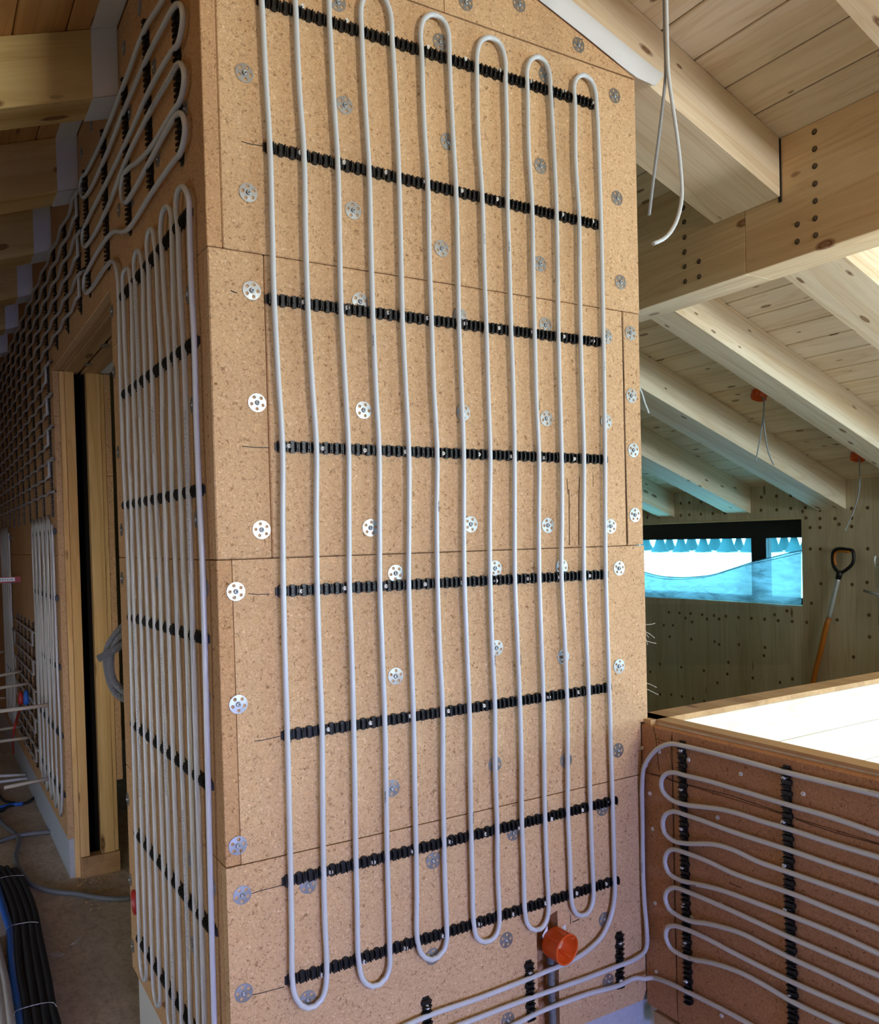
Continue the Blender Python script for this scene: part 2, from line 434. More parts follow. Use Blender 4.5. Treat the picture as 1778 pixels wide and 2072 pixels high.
# --- front wall: wood-fibre boards screwed to a solid core
wf = struct_root('wall_front', (1.05, YF+.1, -1.22))
b = MB(); b.prism([(XL+TH, YF+TH, ZF), (XE-.002, YF+TH, ZF), (XE-.002, YF+TH, 1.215), (1.16, YF+TH, 1.37), (1.096, YF+TH, 1.38), (XL+TH, YF+TH, 1.28)], (0, .10, 0))
obj('core_panel', b, M['fibre_red_shaded'], wf)
def board(x0, x1, z0, z1, poly=None, mat='fibre', nm='fibreboard', depth=TH, y=YF):
    bb = MB(); g = .0008
    pl = poly or [(x0+g, z0+g), (x1-g, z0+g), (x1-g, z1-g), (x0+g, z1-g)]
    bb.prism([(x, y, z) for x, z in pl], (0, depth, 0))
    return obj(nm, bb, M[mat], wf, .0024 if not poly else 0)
zs = 1.178
# bottom row with the conduit channel cut into it
cxa, cxb = 1.232, 1.297
board(0, 0, 0, 0, [(XL, -1.22), (cxa, -1.22), (cxa, -.945), (1.262, -.925), (1.297, -.915), (1.297, -.93), (cxb, -1.0), (cxb, -1.22), (1.575, -1.222), (1.5865, -1.2), (1.5865, -.6305), (XL, -.6305)])
board(0, 0, 0, 0, [(XL+TH+.0005, Z_J[1]+.001), (XR-.001, Z_J[1]+.001), (XR-.001, -.4925), (XE, -.4925), (XE, Z_J[2]-.001), (XL+TH+.0005, Z_J[2]-.001)])
board(XL, .5965, Z_J[2], Z_J[3]); board(.5965, 1.553, Z_J[2], Z_J[3]); board(1.553, XE, Z_J[2], Z_J[3])
board(XL+TH, XE+.003, Z_J[3], Z_J[4])
zr = lambda x: 1.281-TAN*(x-1.296)*.86
board(0, 0, 0, 0, [(XL+.001, Z_J[4]+.001), (1.0335, Z_J[4]+.001), (1.0335, zr(1.0335)), (XL+.001, 1.28)])
board(0, 0, 0, 0, [(1.0355, Z_J[4]+.001), (XE+.003, Z_J[4]+.002), (1.296, 1.281), (1.0355, zr(1.0355))])
# dark cracks, saw cuts and pencil ticks on the boards
def strip_on_front(name, pts, wd, mat):
    P = [ony(u, v, YF-.0004) for u, v in pts]; bb = MB()
    for p, q in zip(P, P[1:]):
        d = (q-p).normalized(); s = Vector((d.z, 0, -d.x))*wd/2
        bb.prism([p+s, q+s, q-s, p-s], (0, .0008, 0))
    return obj(name, bb, M[mat], wf)
for pts, wd in (([(1258, 640), (1262, 760), (1264, 900), (1268, 1020), (1270, 1100)], .003), ([(1147, 968), (1149, 1000)], .002), ([(1151, 990), (1152, 1103)], .0025),
                ([(1173, 965), (1171, 1000), (1171, 1103)], .002), ([(1200, 960), (1200, 985)], .0015)):
    strip_on_front('board_crack', pts, wd, 'crack')
for pts in ([(488, 286), (505, 291), (540, 297)], [(466, 588), (480, 593)], [(490, 903), (512, 905), (545, 906)], [(503, 1201), (520, 1203), (545, 1202)], [(515, 1500), (535, 1497), (570, 1489)],
            [(510, 1808), (525, 1803), (572, 1791)], [(510, 2013), (526, 2010), (575, 1997)], [(1124, 1885), (1124, 1868)], [(1154, 1870), (1154, 1852)], [(1158, 1866), (1172, 1860)], [(1098, 1895), (1090, 1897)]):
    strip_on_front('pencil_mark', pts, .0022 if len(pts) == 2 else .0016, 'pencil')

# --- left wall: near boards, lintel boards over the doorway, boards beyond it
wl = struct_root('wall_left', (XL+.1, 4.0, -1.22))
b = MB(); b.box(XL+TH, XL+.16, YF+TH+.10, YJ0-.03, ZF, 1.22); b.box(XL+TH, XL+.16, YJ0-.03, YJ1+.03, .80, 1.22); b.box(XL+TH, XL+.16, YJ1+.27, YEND, ZF, 1.22)
obj('core_panel', b, M['timber_z'], wl)
def lboard(y0, y1, z0, z1):
    bb = MB(); g = .0008; bb.box(XL, XL+TH, y0+g, y1-g, z0+g, z1-g); return obj('fibreboard', bb, M['fibre_left_shaded'], wl, .0015)
def lrow(i): return (YF if i in (1, 3) else YF+TH)
zz = [-1.22, -.629, -.031, .571, 1.36]
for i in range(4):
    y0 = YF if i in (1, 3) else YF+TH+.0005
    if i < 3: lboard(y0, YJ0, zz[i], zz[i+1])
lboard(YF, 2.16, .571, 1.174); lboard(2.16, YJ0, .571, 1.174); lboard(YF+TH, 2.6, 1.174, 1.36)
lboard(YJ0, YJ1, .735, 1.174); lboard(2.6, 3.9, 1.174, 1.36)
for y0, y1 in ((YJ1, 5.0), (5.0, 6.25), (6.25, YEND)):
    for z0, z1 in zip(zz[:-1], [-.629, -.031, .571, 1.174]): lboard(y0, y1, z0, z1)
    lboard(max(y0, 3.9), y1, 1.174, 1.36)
b = MB(); b.box(XL+.004, XL+TH, YJ1, YEND, ZF, -1.22); obj('base_foil', b, M['foil_dirty'], wl)
b = MB(); b.box(XL+.012, XL+TH, YF+TH+.02, YJ0-.02, ZF, -1.22); obj('base_board', b, M['paper'], wl)
b = MB(); b.box(XL+.02, XR+.05, YF+.018, YF+TH, ZF, -1.22); obj('base_foil', b, M['foil_dirty'], wf)

# --- parapet in front of the stairwell
wr = struct_root('wall_right', (XR+.04, 0, -1.22))
b = MB(); b.box(XR+TH, XR+.076, YB, YF+.05, -4.0, -.493); obj('core_panel', b, M['spruce_white'], wr)
def rboard(y0, y1, z0, z1):
    bb = MB(); g = .0007; bb.box(XR, XR+TH, y0+g, y1-g, z0+g, z1-g); return obj('fibreboard', bb, M['fibre_red_shaded'], wr, .0015)
rboard(1.516, YF, -.622, -.497); rboard(1.516, YF, -1.235, -.622); rboard(.2, 1.516, -.622, -.497); rboard(.2, 1.516, -1.235, -.622); rboard(YB, .2, -1.235, -.497)
b = MB(); b.box(XR+TH, XR+.076, YB, YF+.05, -.493, -.485); obj('top_board', b, M['timber_y'], wr)
b = MB(); b.box(XR-.004, XR+TH, YB, YF-.03, -1.285, -1.24); obj('bottom_rail', b, M['timber_y'], wr)
def strip_on_parapet(pts, wd):
    P = [onx(u, v, XR-.0004) for u, v in pts]; bb = MB()
    for p, q in zip(P, P[1:]):
        d = (q-p).normalized(); s = Vector((0, d.z, -d.y))*wd/2
        bb.prism([p+s, q+s, q-s, p-s], (.0008, 0, 0))
    obj('board_crack', bb, M['crack'], wr)
strip_on_parapet([(1315, 1565), (1350, 1573), (1360, 1580), (1480, 1610), (1590, 1648)], .002); strip_on_parapet([(1610, 1658), (1690, 1685), (1778, 1709)], .002)
strip_on_parapet([(1359, 1487), (1357, 1530), (1360, 1560), (1362, 1700), (1365, 1860), (1371, 2050)], .002); strip_on_parapet([(1322, 1470), (1327, 1497), (1333, 1560)], .002)
strip_on_parapet([(1325, 1494), (1345, 1500)], .0015); strip_on_parapet([(1475, 1786), (1500, 1797)], .002)

# --- stairwell wall with the sunlit pale face
ws = struct_root('wall_stair', (2.6, 1.64, -1.5))
for i, (z0, z1) in enumerate(((-.615, -.50), (-.735, -.615), (-.855, -.735), (-.975, -.855), (-1.4, -.975), (-4.0, -1.4))):
    bb = MB(); bb.box(XR+.0765, XF+.2, YF-.025, YF+.04, z0+.0006, z1-.0006); obj('board', bb, M['spruce_white'], ws, .001)
b = MB(); b.box(XR+.01, XF+.2, YF-.025, YF+.052, -.50, -.485); obj('top_board', b, M['timber_y'], ws)

# --- far wall of cross-laminated timber with the strip window
wfar = struct_root('wall_far', (XF+.06, 3, ZF))
WY0, WY1, WB, WT = 3.345, 5.15, -.477, .075
k = 0; y = YB
while y < YEND:
    y1 = min(y+.185, YEND)
    for z0, z1 in ((ZF-2.7, .62),):
        if y1 > WY0 and y < WY1:
            ya, yb = max(y, WY0), min(y1, WY1)
            if y < WY0: bb = MB(); bb.box(XF, XF+.12, y+.0006, WY0, z0, .40); obj('board', bb, M['spruce_z'], wfar)
            if y1 > WY1: bb = MB(); bb.box(XF, XF+.12, WY1, y1-.0006, z0, .40); obj('board', bb, M['spruce_z'], wfar)
            bb = MB(); bb.box(XF, XF+.12, ya+.0006, yb-.0006, z0, WB); obj('board', bb, M['spruce_z'], wfar)
            bb = MB(); bb.box(XF, XF+.12, ya+.0006, yb-.0006, WT, .40); obj('board', bb, M['spruce_z'], wfar)
        else:
            bb = MB(); bb.box(XF, XF+.12, y+.0006, y1-.0006, z0, .40); obj('board', bb, M['spruce_z'], wfar)
    y = y1
# window in it
win = struct_root('window_1', (XF+.1, 4.2, WB))
XW = XF+.085
b = MB(); b.box(XW, XW+.05, WY0-.02, WY1, ony(1, 1, 1).z*0-.052, WT+.01); obj('head_frame', b, M['frame'], win)
ym0, ym1 = onx(1550, 1110, XW).y, onx(1520, 1110, XW).y
b = MB(); b.box(XW-.002, XW+.05, ym0, ym1, WB, -.052); obj('mullion', b, M['frame'], win)
b = MB(); b.box(XW, XW+.05, WY0-.02, WY0+.01, WB, -.052); b.box(XW, XW+.05, WY1-.02, WY1+.02, WB, -.052); obj('side_frame', b, M['frame'], win)
b = MB(); b.box(XW, XW+.05, WY0-.02, WY1, WB-.02, WB+.04); obj('bottom_frame', b, M['frame'], win)
b = MB(); b.box(XW+.02, XW+.026, ym1, WY1-.02, WB+.04, -.052); obj('pane', b, M['glass'], win)
b = MB(); b.box(XW+.02, XW+.026, WY0+.01, ym0, WB+.04, -.052); obj('pane', b, M['glass'], win)
b = MB(); b.box(XF-.004, XF+.09, WY0+.0, WY1, WT-.012, WT-.001); obj('reveal_board', b, M['spruce_purlin'], win)

# --- doorway: layered frame with a pocket for a sliding door
door = struct_root('door_1', (XL+.12, YJ1, ZF))
e = [ony(u, 1240, YJ1).x for u in (119.5, 132, 143, 162, 186, 213, 222, 235)]
xs_ = [XL, XL+(e[1]-e[0]), XL+(e[2]-e[0]), XL+(e[3]-e[0]), XL+(e[4]-e[0]), XL+(e[5]-e[0]), XL+(e[6]-e[0]), XL+(e[7]-e[0])]
def post(x0, x1, z0, z1, mat, nm='frame_board', dy=0.0):
    bb = MB(); bb.box(x0+.0006, x1-.0006, YJ1-.012+dy, YJ1+.028, z0, z1); obj(nm, bb, M[mat], door, .0012)
post(xs_[0], xs_[1], -1.215, -.029, 'fibre'); post(xs_[0], xs_[1], -.027, .545, 'fibre'); post(xs_[0], xs_[1], .547, .733, 'fibre')
post(xs_[1], xs_[2], ZF, .733, 'timber_z', dy=.002); post(xs_[2], xs_[3], -1.30, .733, 'timber_z', dy=-.006)
post(xs_[4], xs_[5], -1.30, .733, 'timber_z', dy=-.006); post(xs_[5], xs_[6], ZF, .733, 'timber_z', dy=.002); post(xs_[6], xs_[7], -1.0, .3, 'fibre'); post(xs_[6], xs_[7], .302, .733, 'fibre')
b = MB(); b.box(xs_[2], xs_[6], YJ1-.03, YJ1+.028, ZF, -1.30); obj('sill_block', b, M['timber_y'], door)
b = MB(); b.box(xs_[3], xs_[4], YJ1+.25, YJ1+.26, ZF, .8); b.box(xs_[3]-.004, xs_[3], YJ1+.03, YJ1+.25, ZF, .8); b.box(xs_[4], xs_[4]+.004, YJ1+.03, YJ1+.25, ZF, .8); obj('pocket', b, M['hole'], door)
for (x0, x1, mt, z0) in ((xs_[0], xs_[1], 'fibre', .735), (xs_[1], xs_[2], 'timber_y', .737), (xs_[2], xs_[3]+.02, 'timber_y', .731), (xs_[4]-.015, xs_[5], 'timber_y', .731), (xs_[5], xs_[7], 'foil', .737)):
    bb = MB(); bb.box(x0+.0006, x1-.0006, YJ0-.2, YJ1+.028, z0, z0+.06); obj('lintel_board', bb, M[mt], door, .0012)
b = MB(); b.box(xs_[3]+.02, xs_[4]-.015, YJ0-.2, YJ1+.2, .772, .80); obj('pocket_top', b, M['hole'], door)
xm = (xs_[3]+xs_[4])/2
b = MB(); b.box(xm-.022, xm-.018, YJ0, YJ1+.15, .735, .77); b.box(xm+.014, xm+.018, YJ0, YJ1+.15, .735, .77); b.box(xm-.022, xm+.018, YJ0, YJ1+.15, .767, .77); obj('slide_track', b, M['zinc'], door)
for yy in (3.25, 3.62):
    bb = MB(); bb.box(xs_[3]+.012, xs_[4]-.006, yy, yy+.05, .728, .734); obj('track_bracket', bb, M['zinc'], door, .001)
b = MB(); b.box(XL+.22, XE-.02, 4.7, 4.75, ZF, 1.3); wi = struct('wall_inner', b, M['gyps'])
b = MB(); b.box(XL+.22, XE-.07, 4.69, 4.6995, ZF, -1.02); obj('base_foil', b, M['foil_dirty'], wi)
b = MB(); b.box(XE-.06, XE-.005, YF+.14, 4.7, ZF, 1.0); struct('wall_partition', b, M['gyps'])

# ================================================================ washers (parts of the walls)
def washer_mesh():
    bb = MB(); R0, n = .0185, 40
    bm = bmesh.new()
    # disc with five round holes, built as rings of quads between polar samples
    holes = [(.0122*math.cos(2*math.pi*k/5+.3), .0122*math.sin(2*math.pi*k/5+.3), .0036) for k in range(5)]
    # outline + holes triangulated by Blender's scanfill
    def loop(cx, cy, r, m_):
        vs = [bm.verts.new((cx+r*math.cos(2*math.pi*i/m_), cy+r*math.sin(2*math.pi*i/m_), 0)) for i in range(m_)]
        return [bm.edges.new((vs[i], vs[(i+1) % m_])) for i in range(m_)]
    ed = loop(0, 0, R0, 28)
    for hx, hy, hr in holes: ed += loop(hx, hy, hr, 10)
    bmesh.ops.triangle_fill(bm, use_beauty=True, edges=ed)
    kill = [f for f in bm.faces if any((f.calc_center_median()-Vector((hx, hy, 0))).length < hr*.75 for hx, hy, hr in holes)]
    bmesh.ops.delete(bm, geom=kill, context='FACES_ONLY')
    r = bmesh.ops.extrude_face_region(bm, geom=list(bm.faces))
    for v in r['geom']:
        if isinstance(v, bmesh.types.BMVert): v.co.z += .0011
    for v in bm.verts:
        if v.co.z > .0005: v.co.z += .0008*max(0, 1-v.co.to_2d().length/.017)
    bmesh.ops.recalc_face_normals(bm, faces=bm.faces)
    me = bpy.data.meshes.new('washer'); bm.to_mesh(me); bm.free(); me.materials.append(M['zinc']); return me
washer_me = washer_mesh()
def screw_mesh(name, R, h, mat, sock=.45):
    bb = MB(); bb.lathe([(R*.96, 0), (R, h*.35), (R*.86, h), (R*sock, h), (R*sock*.9, h*.25), (.00001, h*.2)], 12)
    return bb.mesh(name, mat)
wscrew_me = screw_mesh('screw_head', .0052, .0030, M['zinc'])
rscrew_me = screw_mesh('screw', .0050, .0080, M['screw'], .36)
pscrew_me = screw_mesh('screw', .0055, .003, M['screw'], .42)
RFRONT = lambda p: basis(p, (1, 0, 0), (0, 0, 1), (0, -1, 0))      # local z out of the front wall
RLEFT = lambda p: basis(p, (0, -1, 0), (0, 0, 1), (-1, 0, 0))      # local z out of left wall / parapet
WASH_F = [(494,148),(697,213),(683,5),(890,85),(905,287),(942,5),(1050,8),(1170,91),(1243,194),(1102,152),(1093,336),(1248,401),(502,390),(714,426),(893,503),(1092,534),(1255,571),(509,588),(728,610),(930,640),(1103,658),(1227,681),(1275,674),(520,815),(735,830),(937,835),(1105,847),(1226,853),(1277,801),(1281,911),(529,1072),(749,1068),(952,1061),(1108,1063),(1235,1065),(1284,1042),(800,1160),(1001,1150),(1136,1147),(1252,1150),(477,1197),(482,1425),(800,1368),(1004,1311),(1139,1329),(1252,1348),(1001,1546),(1145,1538),(1250,1518),(793,1595),(481,1711),(876,1741),(1038,1685),(1218,1636),(623,1790),(490,1811),(493,2009),(622,2022),(875,1935),(1024,1902),(1222,1860),(1230,1985),(1027,2064)]
for u, v in WASH_F:
    p = ony(u, v, YF-.0003)
    wo = inst('washer', washer_me, wf, RFRONT(p) @ Matrix.Rotation(random.uniform(0, 6.28), 4, 'Z'))
    so = bpy.data.objects.new('screw_head', wscrew_me); COL.objects.link(so); so.parent = wo; so.location = (0, 0, .0017)
WASH_L = [(283,17),(251,97),(312,136),(263,227),(375,222),(320,321),(241,425),(267,405),(185,253),(165,309),(381,596),(227,630),(231,753),(239,915),(390,819),(246,1072),(398,1051),(323,1062),(247,1170),(317,1178),(355,1180),(417,1190),(259,1617),(264,1780),(269,1914),(431,1793),(383,1738),(391,1912),(421,1415)]
for u, v in WASH_L:
    p = onx(u, v, XL-.0003)
    if p.y > 6 or (YJ0 < p.y < YJ1 and p.z < .73): continue
    wo = inst('washer', washer_me, wl, RLEFT(p) @ Matrix.Rotation(random.uniform(0, 6.28), 4, 'Z'))
    so = bpy.data.objects.new('screw_head', wscrew_me); COL.objects.link(so); so.parent = wo; so.location = (0, 0, .0017)
for u, v in [(1299,1514),(1334,1521),(1308,1548),(1393,1537),(1499,1566),(1625,1606),(1315,1605),(1321,1677),(1452,1654),(1326,1827),(1459,1829),(1399,1856),(1609,1937),(1328,1966),(1460,2055)]:
    inst('screw', pscrew_me, wr, RLEFT(onx(u, v, XR-.0002)))

# ================================================================ clip rails
PITCH_C = .0243
def rail_mesh(L, first=.012, pitch=PITCH_C, fine=True):
    """local x along the rail, y across, z out of the wall"""
    bb = MB(); bb.box(0, L, -.0080, .0080, 0, .0036)
    x = first
    while x < L-.004:
        a, c = .0058, .0126
        out = [(-a, -c+.003), (-a+.0025, -c), (a-.0025, -c), (a, -c+.003), (a, c-.003), (a-.0025, c), (-a+.0025, c), (-a, c-.003)]
        bb.prism([(x+px, py, 0) for px, py in out], (0, 0, .0055))
        for s in (-1, 1):
            xa = x+s*.0062
            bb.box(xa-.0011, xa+.0011, -.0102, .0102, 0, .0125)
            if fine: bb.prism([(xa-.0011, -.0062, .0125), (xa-.0011, .0062, .0125), (xa-.0011, .0045, .0142), (xa-.0011, -.0045, .0142)], (.0022, 0, 0))
        xm_ = x+pitch/2
        if xm_ < L-.003: bb.box(xm_-.0012, xm_+.0012, -.0098, .0098, 0, .0085)
        x += pitch
    return bb
def rail(p0, xdir, zdir, L, label, group, screws=(), mesh=None, first=.012, fine=True):
    x = Vector(xdir).normalized(); z = Vector(zdir).normalized(); y = z.cross(x)
    me = mesh or rail_mesh(L, first, fine=fine).mesh('clip_rail', M['rail'])
    o = inst('clip_rail', me, None, basis(p0, x, y, z))
    tag(o, label, 'clip rail', group)
    for p in screws:
        s = bpy.data.objects.new('screw', rscrew_me); COL.objects.link(s); s.parent = o
        q = Vector(p)-Vector(p0); s.location = (q.dot(x), q.dot(y), .0034)
    return o
ZRAIL = [1.069, .778, .478, .191, -.097, -.381, -.668, -.884]
SCR = [[(609,16),(698,45),(783,71),(862,98),(938,122),(1007,145),(1073,167),(1138,187),(1198,210)], [(605,311),(693,331),(778,351),(857,370),(931,388),(1002,405),(1070,420),(1134,436),(1195,450)],
       [(612,613),(700,624),(783,634),(862,645),(938,656),(1006,665),(1073,673),(1137,682),(1196,691)], [(582,903),(650,908),(735,912),(817,915),(893,918),(965,920),(1032,924),(1098,927),(1158,929),(1220,930)],
       [(607,1196),(695,1190),(778,1186),(857,1182),(930,1179),(1000,1175),(1066,1171),(1128,1168),(1189,1165)], [(662,1475),(747,1462),(827,1448),(904,1438),(976,1427),(1046,1417),(1107,1410),(1167,1400),(1225,1392)],
       [(667,1763),(753,1743),(833,1721),(908,1702),(980,1686),(1048,1674),(1113,1656),(1175,1638),(1231,1621)], [(650,1970),(735,1944),(818,1916),(894,1892),(968,1868),(1036,1848),(1100,1826),(1163,1806),(1222,1787)]]
RAILPX = [((519,-1.5),(1210,215)),((533,296),(1220,458)),((537,604),(1222,694)),((557,903),(1230,930)),((558,1197),(1231,1162)),((569,1489),(1238,1390)),((571,1785),(1244,1619)),((577,1986),(1249,1780))]
ORD = ['topmost', 'second from the top', 'third from the top', 'fourth from the top', 'fifth from the top', 'sixth from the top', 'seventh from the top', 'lowest']
for i in range(8):
    a, c = ony(*RAILPX[i][0], YF-.004), ony(*RAILPX[i][1], YF-.004)
    p0 = Vector((a.x, YF-.0002, a.z)); p1 = Vector((c.x, YF-.0002, c.z))
    rail(p0, p1-p0, (0, -1, 0), (p1-p0).length, 'long black clip rail across the bright front wall, %s of eight' % ORD[i], 'level clip rails on the front wall',
         [ony(u, v, YF-.003) for u, v in SCR[i]])
for (a, c, lab) in (((862, 2018), (866, 2110), 'short upright black clip rail at the bottom edge, left of three'), ((1070, 1944), (1074, 2068), 'short upright black clip rail under the orange wall box'),
                    ((1253, 1886), (1253.5, 2001), 'short upright black clip rail near the inside corner with the parapet')):
    p, q = ony(*a, YF-.004), ony(*c, YF-.004); p.y = q.y = YF-.0002
    rail(p, q-p, (0, -1, 0), (q-p).length, lab, 'short clip rails under the front loops', [p+(q-p)*.2, p+(q-p)*.85])
for (a, c, ss, lab) in (((1379, 1499), (1393, 2029), [(1380,1518),(1381,1596),(1381,1676),(1383,1754),(1385,1831),(1388,1909),(1390,1986)], 'upright black clip rail on the parapet close to the inside corner'),
                        ((1590, 1549), (1606, 2120), [(1588,1574),(1587,1663),(1590,1750),(1591,1840),(1595,1928),(1599,2016)], 'upright black clip rail halfway along the brown parapet')):
    p, q = onx(*a, XR-.004), onx(*c, XR-.004); p.x = q.x = XR-.0002
    rail(p, q-p, (-1, 0, 0), (q-p).length, lab, 'upright clip rails on the parapet', [onx(u, v, XR-.003) for u, v in ss])
LRP = [((241,612),(387,428)),((250,801),(401,688)),((254,1023),(412,990)),((262,1248),(421,1294)),((270,1463),(429,1592)),((277,1683),(437,1888)),((282,1897),(352,2011))]
for i, (a, c) in enumerate(LRP):
    p, q = onx(*a, XL-.004), onx(*c, XL-.004); p.x = q.x = XL-.0002
    if i == 6: q = p+(q-p)*(.71/(q-p).length)
    rail(q, p-q, (-1, 0, 0), (p-q).length, 'black clip rail across the upright pipes of the left face, %s' % (ORD[i] if i < 6 else 'lowest'), 'level clip rails on the left face', first=.02)

# ================================================================ heating pipes
PR, PO = .0060, .0126                       # pipe radius, centre distance from the boards
def px_front(pts): return [ony(u, v, YF-PO) for u, v in pts]
def px_left(pts): return [onx(u, v, XL-PO) for u, v in pts]
def px_par(pts): return [onx(u, v, XR-PO) for u, v in pts]
# u of the thirteen upright runs at the eight rails
RU = [[529,598,666,731,793,852.4,908.6,964,1022,1066,1113,1162,1206],
      [545.5,614.5,682.8,746,806.5,864.8,922,975,1026,1076,1125.3,1170.8,1215.2],
      [554,622,689.6,753.5,813.4,872.2,927.8,983,1033.4,1081,1129,1174,1220],
      [571,639.6,704.6,766.4,826.6,883.8,937.6,991.2,1040.3,1089.8,1135.6,1180.8,1223.5],
      [573,641.5,706.5,768,826.5,884.6,939,991,1041,1090.3,1135.5,1180.8,1224.8],
      [581,651,715,778,836,895,949,1000.5,1051,1098.5,1146,1190,1231.8],
      [588,654.5,720,783,841.5,898,953,1005.5,1055.4,1102.3,1148.4,1194,1238.7],
      [591,660.7,724.8,788,844.3,903.6,958,1010,1061,1109,1154.8,1200,1243]]
def vrow(i, u):
    (a, b_), (c, d) = RAILPX[i]; return b_ + (d-b_)*(u-a)/(c-a)
def mid(i, k, f):
    u = RU[i][k]*(1-f)+RU[i+1][k]*f; v = vrow(i, RU[i][k])*(1-f)+vrow(i+1, RU[i+1][k])*f
    return (u, v)
BUL = {0: (-1.2, 0), 1: (-1.5, 1), 2: (0, 1), 3: (-1, 1), 4: (1, 1), 5: (-1.5, 0), 6: (0, 1), 7: (-2.5, 1), 8: (1.5, -1), 9: (-2, 1), 10: (1, 1), 11: (-2.5, 1), 12: (1, 1)}
def run(k, down=True):
    pts = []
    for i in range(8):
        pts.append((RU[i][k], vrow(i, RU[i][k])))
        if i < 7:
            q = mid(i, k, .5); bb_ = BUL[k][0]*(1.0 if i == 0 else .35)
            pts.append((q[0]+bb_+random.uniform(-.7, .7), q[1]))
    return pts if down else pts[::-1]
TOPS = {1: [(597, -25), (612, -55), (640, -58), (660, -25)], 3: [(730.5, 10), (738, -8), (755, -16), (774, -8), (787, 18)], 5: [(850.3, 67), (855, 42), (873, 29), (893, 37), (905, 58), (908, 85)],
        7: [(964.5, 108), (972, 84), (990, 75.5), (1008, 85), (1018, 105), (1022, 130)], 9: [(1065, 145), (1071, 124), (1088, 114.6), (1102, 125), (1110, 145)], 11: [(1160.5, 178), (1165, 160), (1180, 151.5), (1195, 162), (1203, 182)]}
BOT = {0: [(592.5, 1998), (599, 2020), (609, 2034), (622, 2040), (637, 2036), (650, 2023), (658, 2000)], 2: [(727, 1955), (731, 1976), (740, 1990), (752, 1996), (768, 1992), (781, 1978), (788, 1955)],
       4: [(846, 1911), (851, 1928), (860, 1938), (872.5, 1942), (886, 1937), (898, 1922), (903.5, 1900)], 6: [(959.5, 1880), (963, 1895), (971, 1903), (980, 1906), (993, 1903), (1005, 1889), (1010, 1866)],
       8: [(1062, 1848), (1066, 1868), (1073, 1878), (1082, 1882), (1093, 1880), (1104, 1866), (1109, 1845)], 10: [(1155.5, 1820), (1160, 1840), (1166, 1849), (1175, 1853), (1186, 1850), (1196, 1836), (1200, 1815)]}
path = [(520, -120)]
for k in range(13):
    path += run(k, k % 2 == 0)
    if k % 2 == 0 and k in BOT: path += BOT[k]
    if k % 2 == 1 and k in TOPS: path += TOPS[k]
path += [(1243.5, 1800), (1238, 1845), (1219, 1892), (1186, 1925), (1150, 1947), (1108, 1964), (1072.5, 1979), (970, 2019), (860, 2057.6), (790, 2090), (740, 2120)]
PRINTS = [(857,125),(752,690),(977,485),(884,1025),(1027,500),(1117,208),(1220,742),(1088,820),(998,1335),(1050,1335),(954,1655),(1104,1630),(776,1612)]
b = MB(); b.tube(smooth_path(px_front(path), .010), PR, 10)
pf = tag(obj('heating_pipe', b, M['pipe']), 'pale grey pipe looped up and down thirteen times on the bright front wall', 'pipe', 'heating pipes')
cd = bpy.data.curves.new('pipe_lettering', 'FONT'); cd.body = 'WAVIN'; cd.size = .0072; cd.align_x = 'CENTER'; cd.align_y = 'CENTER'; cd.extrude = .00005
tmp = bpy.data.objects.new('tmp_text', cd); COL.objects.link(tmp)
dg = bpy.context.evaluated_depsgraph_get(); txt_me = bpy.data.meshes.new_from_object(tmp.evaluated_get(dg)); txt_me.name = 'lettering'
txt_me.materials.clear(); txt_me.materials.append(M['ink']); bpy.data.objects.remove(tmp)
for v in txt_me.vertices: v.co.x *= 1.02; v.co.z = -.0004 + v.co.z + math.sqrt(max(0, PR**2-min(abs(v.co.y), PR*.98)**2))-PR + .0006
def lettering(parent, p, up, out):
    x = Vector(up).normalized(); z = Vector(out); z = (z-x*z.dot(x)).normalized(); y = z.cross(x)
    inst('lettering', txt_me, parent, basis(Vector(p)+z*PR, x, y, z))
for u, v in PRINTS:
    p = ony(u, v, YF-PO); q = ony(u-1, v-40, YF-PO)
    lettering(pf, p, (0.015, 0, 1), (.25, -1, -.0))
# parapet pipe with its two tails on the front wall
c8 = lambda L: [(1280+a/3.179, 1420+b_/3.179) for a, b_ in L]
seg = c8([(330,285),(600,350),(990,455),(1583,600)])
line1 = px_par(seg)
def ext(P, y): d = (P[-1]-P[-2]).normalized(); return P[-1]+d*((y-P[-1].y)/d.y)
ups = [c8(x) for x in ([(1583,850),(1300,750),(990,660),(640,555),(450,500),(330,472)], [(1583,1150),(1300,1055),(990,948),(640,835),(450,765),(340,728)], [(1583,1460),(1300,1345),(1000,1225),(820,1165),(640,1100),(480,1025),(350,975)],
       [(1583,1760),(1300,1640),(1000,1510),(640,1345),(480,1275),(350,1222)], [(1583,2045),(1300,1925),(1000,1790),(640,1610),(480,1525),(360,1470)])]
bends = [c8(x) for x in ([(270,455),(215,463),(184,505),(190,570),(240,625)], [(260,705),(215,722),(192,770),(205,845),(255,890)], [(250,950),(218,975),(206,1030),(228,1098),(290,1140)],
        [(270,1195),(225,1213),(208,1260),(230,1330),(285,1372)], [(260,1440),(222,1455),(212,1510),(240,1580),(300,1622)])]
lows = [c8(x) for x in ([(330,660),(440,675),(560,690),(700,725),(820,765),(990,815),(1300,915),(1583,1000)], [(330,910),(430,913),(530,918),(640,950),(800,1025),(1000,1095),(1300,1200),(1583,1300)],
        [(370,1165),(470,1185),(580,1215),(800,1295),(1000,1370),(1300,1490),(1583,1620)], [(370,1410),(470,1425),(560,1445),(700,1490),(880,1580),(1020,1650),(1300,1780),(1583,1920)],
        [(380,1655),(470,1670),(580,1700),(700,1745),(850,1825),(1020,1925),(1300,2060),(1360,2088)])]
